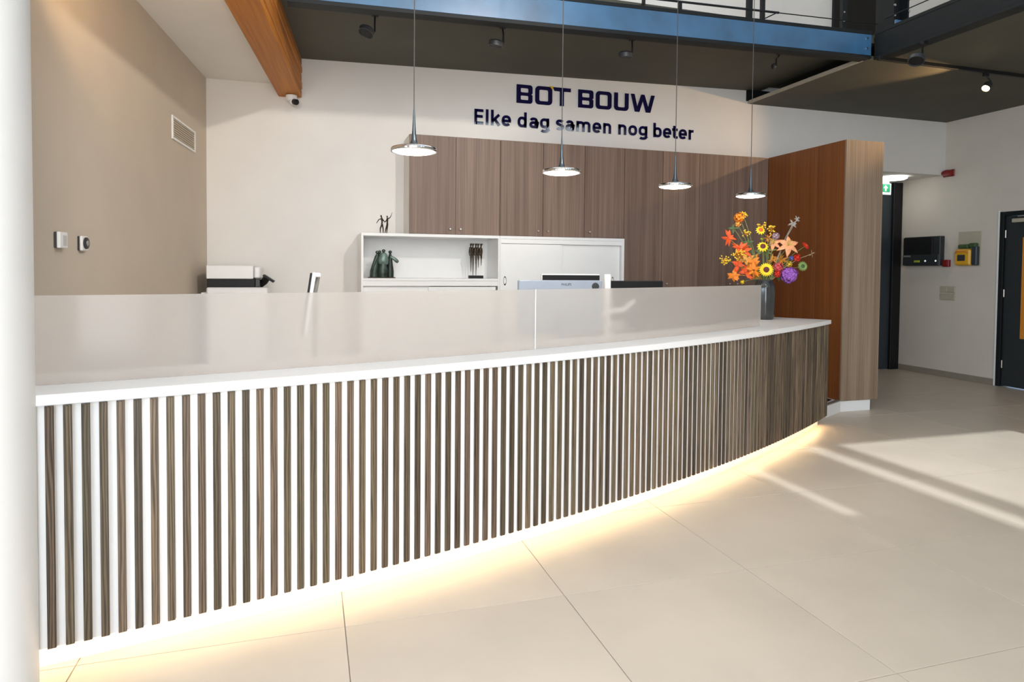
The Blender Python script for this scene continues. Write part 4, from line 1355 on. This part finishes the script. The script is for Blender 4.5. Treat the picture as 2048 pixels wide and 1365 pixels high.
pompon('spray_rose', 'small golden rose above the hydrangea', (0.235, -0.050, 0.537), 0.028, 'gold', 16, 0.6, group=G)
pompon('carnation', 'pinkish red carnation between sunflower and hydrangea', (0.118, -0.037, 0.505), 0.052, 'pink', 40, 0.4, group=G)
pompon('carnation', 'deep red carnation peeping under the pinkish one', (0.095, -0.06, 0.44), 0.036, 'red', 26, 0.4, group=G)
leafy('orange_alstroemeria', 'orange flower low at the left of the sunflower', (-0.125, 0.0, 0.478), 0.075, 'orange', 8, 0.45, cat='flower', group=G)
leafy('orange_alstroemeria', 'orange flower at the lowest left of the bouquet', (-0.287, 0.088, 0.425), 0.066, 'orange', 9, 0.5, cat='flower', group=G)
leafy('orange_leaf_sprig', 'orange autumn leaves left of the middle stems', (-0.178, 0.054, 0.577), 0.075, 'tan', 9, 0.5, group=G)
leafy('orange_leaf_sprig', 'rust orange autumn leaves below the left berries', (-0.26, 0.08, 0.52), 0.070, 'redorange', 7, 0.5, group=G)
leafy('red_orange_leaves', 'red-orange leaf spray reaching farthest left', (-0.340, 0.106, 0.790), 0.075, 'redorange', 7, 0.42, group=G)
leafy('red_orange_leaves', 'red-orange leaf spray above the left berries', (-0.235, 0.074, 0.692), 0.080, 'redorange', 8, 0.4, group=G)
pompon('orange_ranunculus', 'orange bloom at the very top of the bouquet', (-0.250, 0.074, 0.985), 0.050, 'orange', 30, 0.45, group=G)
pompon('orange_ranunculus', 'small amber bud under the topmost orange bloom', (-0.262, 0.079, 0.920), 0.030, 'tan', 18, 0.45, group=G)
berries('berry_sprig', 'yellow berries beside the topmost orange bloom', (-0.215, 0.06, 1.005), 0.045, 'gold', 24, 0.0072, group=G)
berries('berry_sprig', 'yellow berries farthest left in the bouquet', (-0.373, 0.114, 0.575), 0.050, 'gold', 30, group=G)
berries('berry_sprig', 'dense yellow berries left of the middle stems', (-0.263, 0.05, 0.625), 0.070, 'gold', 46, group=G)
berries('berry_sprig', 'small yellow berry sprig left of the upper yellow flower', (-0.183, 0.056, 0.833), 0.040, 'gold', 16, 0.0072, (1.2, 1, 1), G)
berries('berry_sprig', 'yellow berry sprig above the upper yellow flower', (-0.035, 0.013, 0.912), 0.048, 'gold', 24, 0.0078, (1.3, 1, 0.7), G)
berries('berry_sprig', 'yellow berry sprig at the top right of the upper yellow flower', (0.050, -0.016, 0.876), 0.048, 'gold', 26, 0.0078, (0.8, 1, 1.1), G)
leafy('feather_plume', 'grey feathery grass plume at the upper right', (0.250, -0.076, 0.930), 0.045, 'grey', 10, 0.3, cat='grass plume', stem='grey', group=G)
leafy('feather_plume', 'tip of the grey plume above the feathery grass', (0.285, -0.09, 0.975), 0.034, 'grey', 7, 0.3, cat='grass plume', stem='grey', group=G)
pompon('yellow_craspedia', 'tiny yellow bloom peeping over the screen left of the vase', (-0.205, 0.066, 0.36), 0.020, 'yellow', 12, 0.5, group=G)
leafy('green_leaf_sprig', 'dark green leaf spray at the upper left', (-0.295, 0.09, 0.878), 0.060, 'leaf', 4, 0.35, stem='stem', group=G)
leafy('green_leaf_sprig', 'dark green leaves in the middle left', (-0.160, 0.051, 0.742), 0.050, 'leaf', 4, 0.5, stem='stem', group=G)
leafy('beige_twig', 'curved beige twig ending at the far right', (0.431, -0.131, 0.640), 0.035, 'beige', 6, 0.16, cat='twig', stem='beige', group=G)
pompon('lilac_statice', 'pale lilac flower cluster left of the lily', (0.090, -0.029, 0.807), 0.036, 'lilac', 22, 0.5, group=G)
leafy('amber_leaf_sprig', 'amber brown filler leaves between sunflower and lily', (0.065, -0.02, 0.579), 0.065, 'amber', 9, 0.22, stem='stem', group=G)
leafy('amber_leaf_sprig', 'amber filler leaves under the right berries', (0.02, -0.01, 0.79), 0.05, 'amber', 7, 0.25, stem='stem', group=G)
leafy('orange_leaf_sprig', 'bright orange autumn leaves in the gap above the left sunflower side', (-0.115, 0.03, 0.545), 0.085, 'orange', 10, 0.45, group=G)
leafy('orange_leaf_sprig', 'rust coloured autumn leaves low behind the vase mouth at the left', (-0.165, 0.05, 0.455), 0.080, 'redorange', 9, 0.42, group=G)
leafy('green_leaf_sprig', 'dark green foliage just above the vase mouth behind the sunflower', (-0.02, 0.04, 0.44), 0.095, 'leaf', 9, 0.35, stem='stem', group=G)
leafy('green_leaf_sprig', 'dark green foliage behind the hydrangea', (0.14, 0.02, 0.45), 0.095, 'leaf', 8, 0.35, stem='stem', group=G)
leafy('green_leaf_sprig', 'olive foliage behind the middle of the bouquet', (0.02, 0.05, 0.66), 0.10, 'stem', 9, 0.28, stem='stem', group=G)
leafy('amber_leaf_sprig', 'amber foliage below the open lily', (0.165, -0.02, 0.585), 0.08, 'amber', 9, 0.25, stem='stem', group=G)
leafy('red_orange_leaf_sprig', 'red leaf spray above the dense left berries', (-0.20, 0.06, 0.655), 0.085, 'redorange', 7, 0.4, group=G)
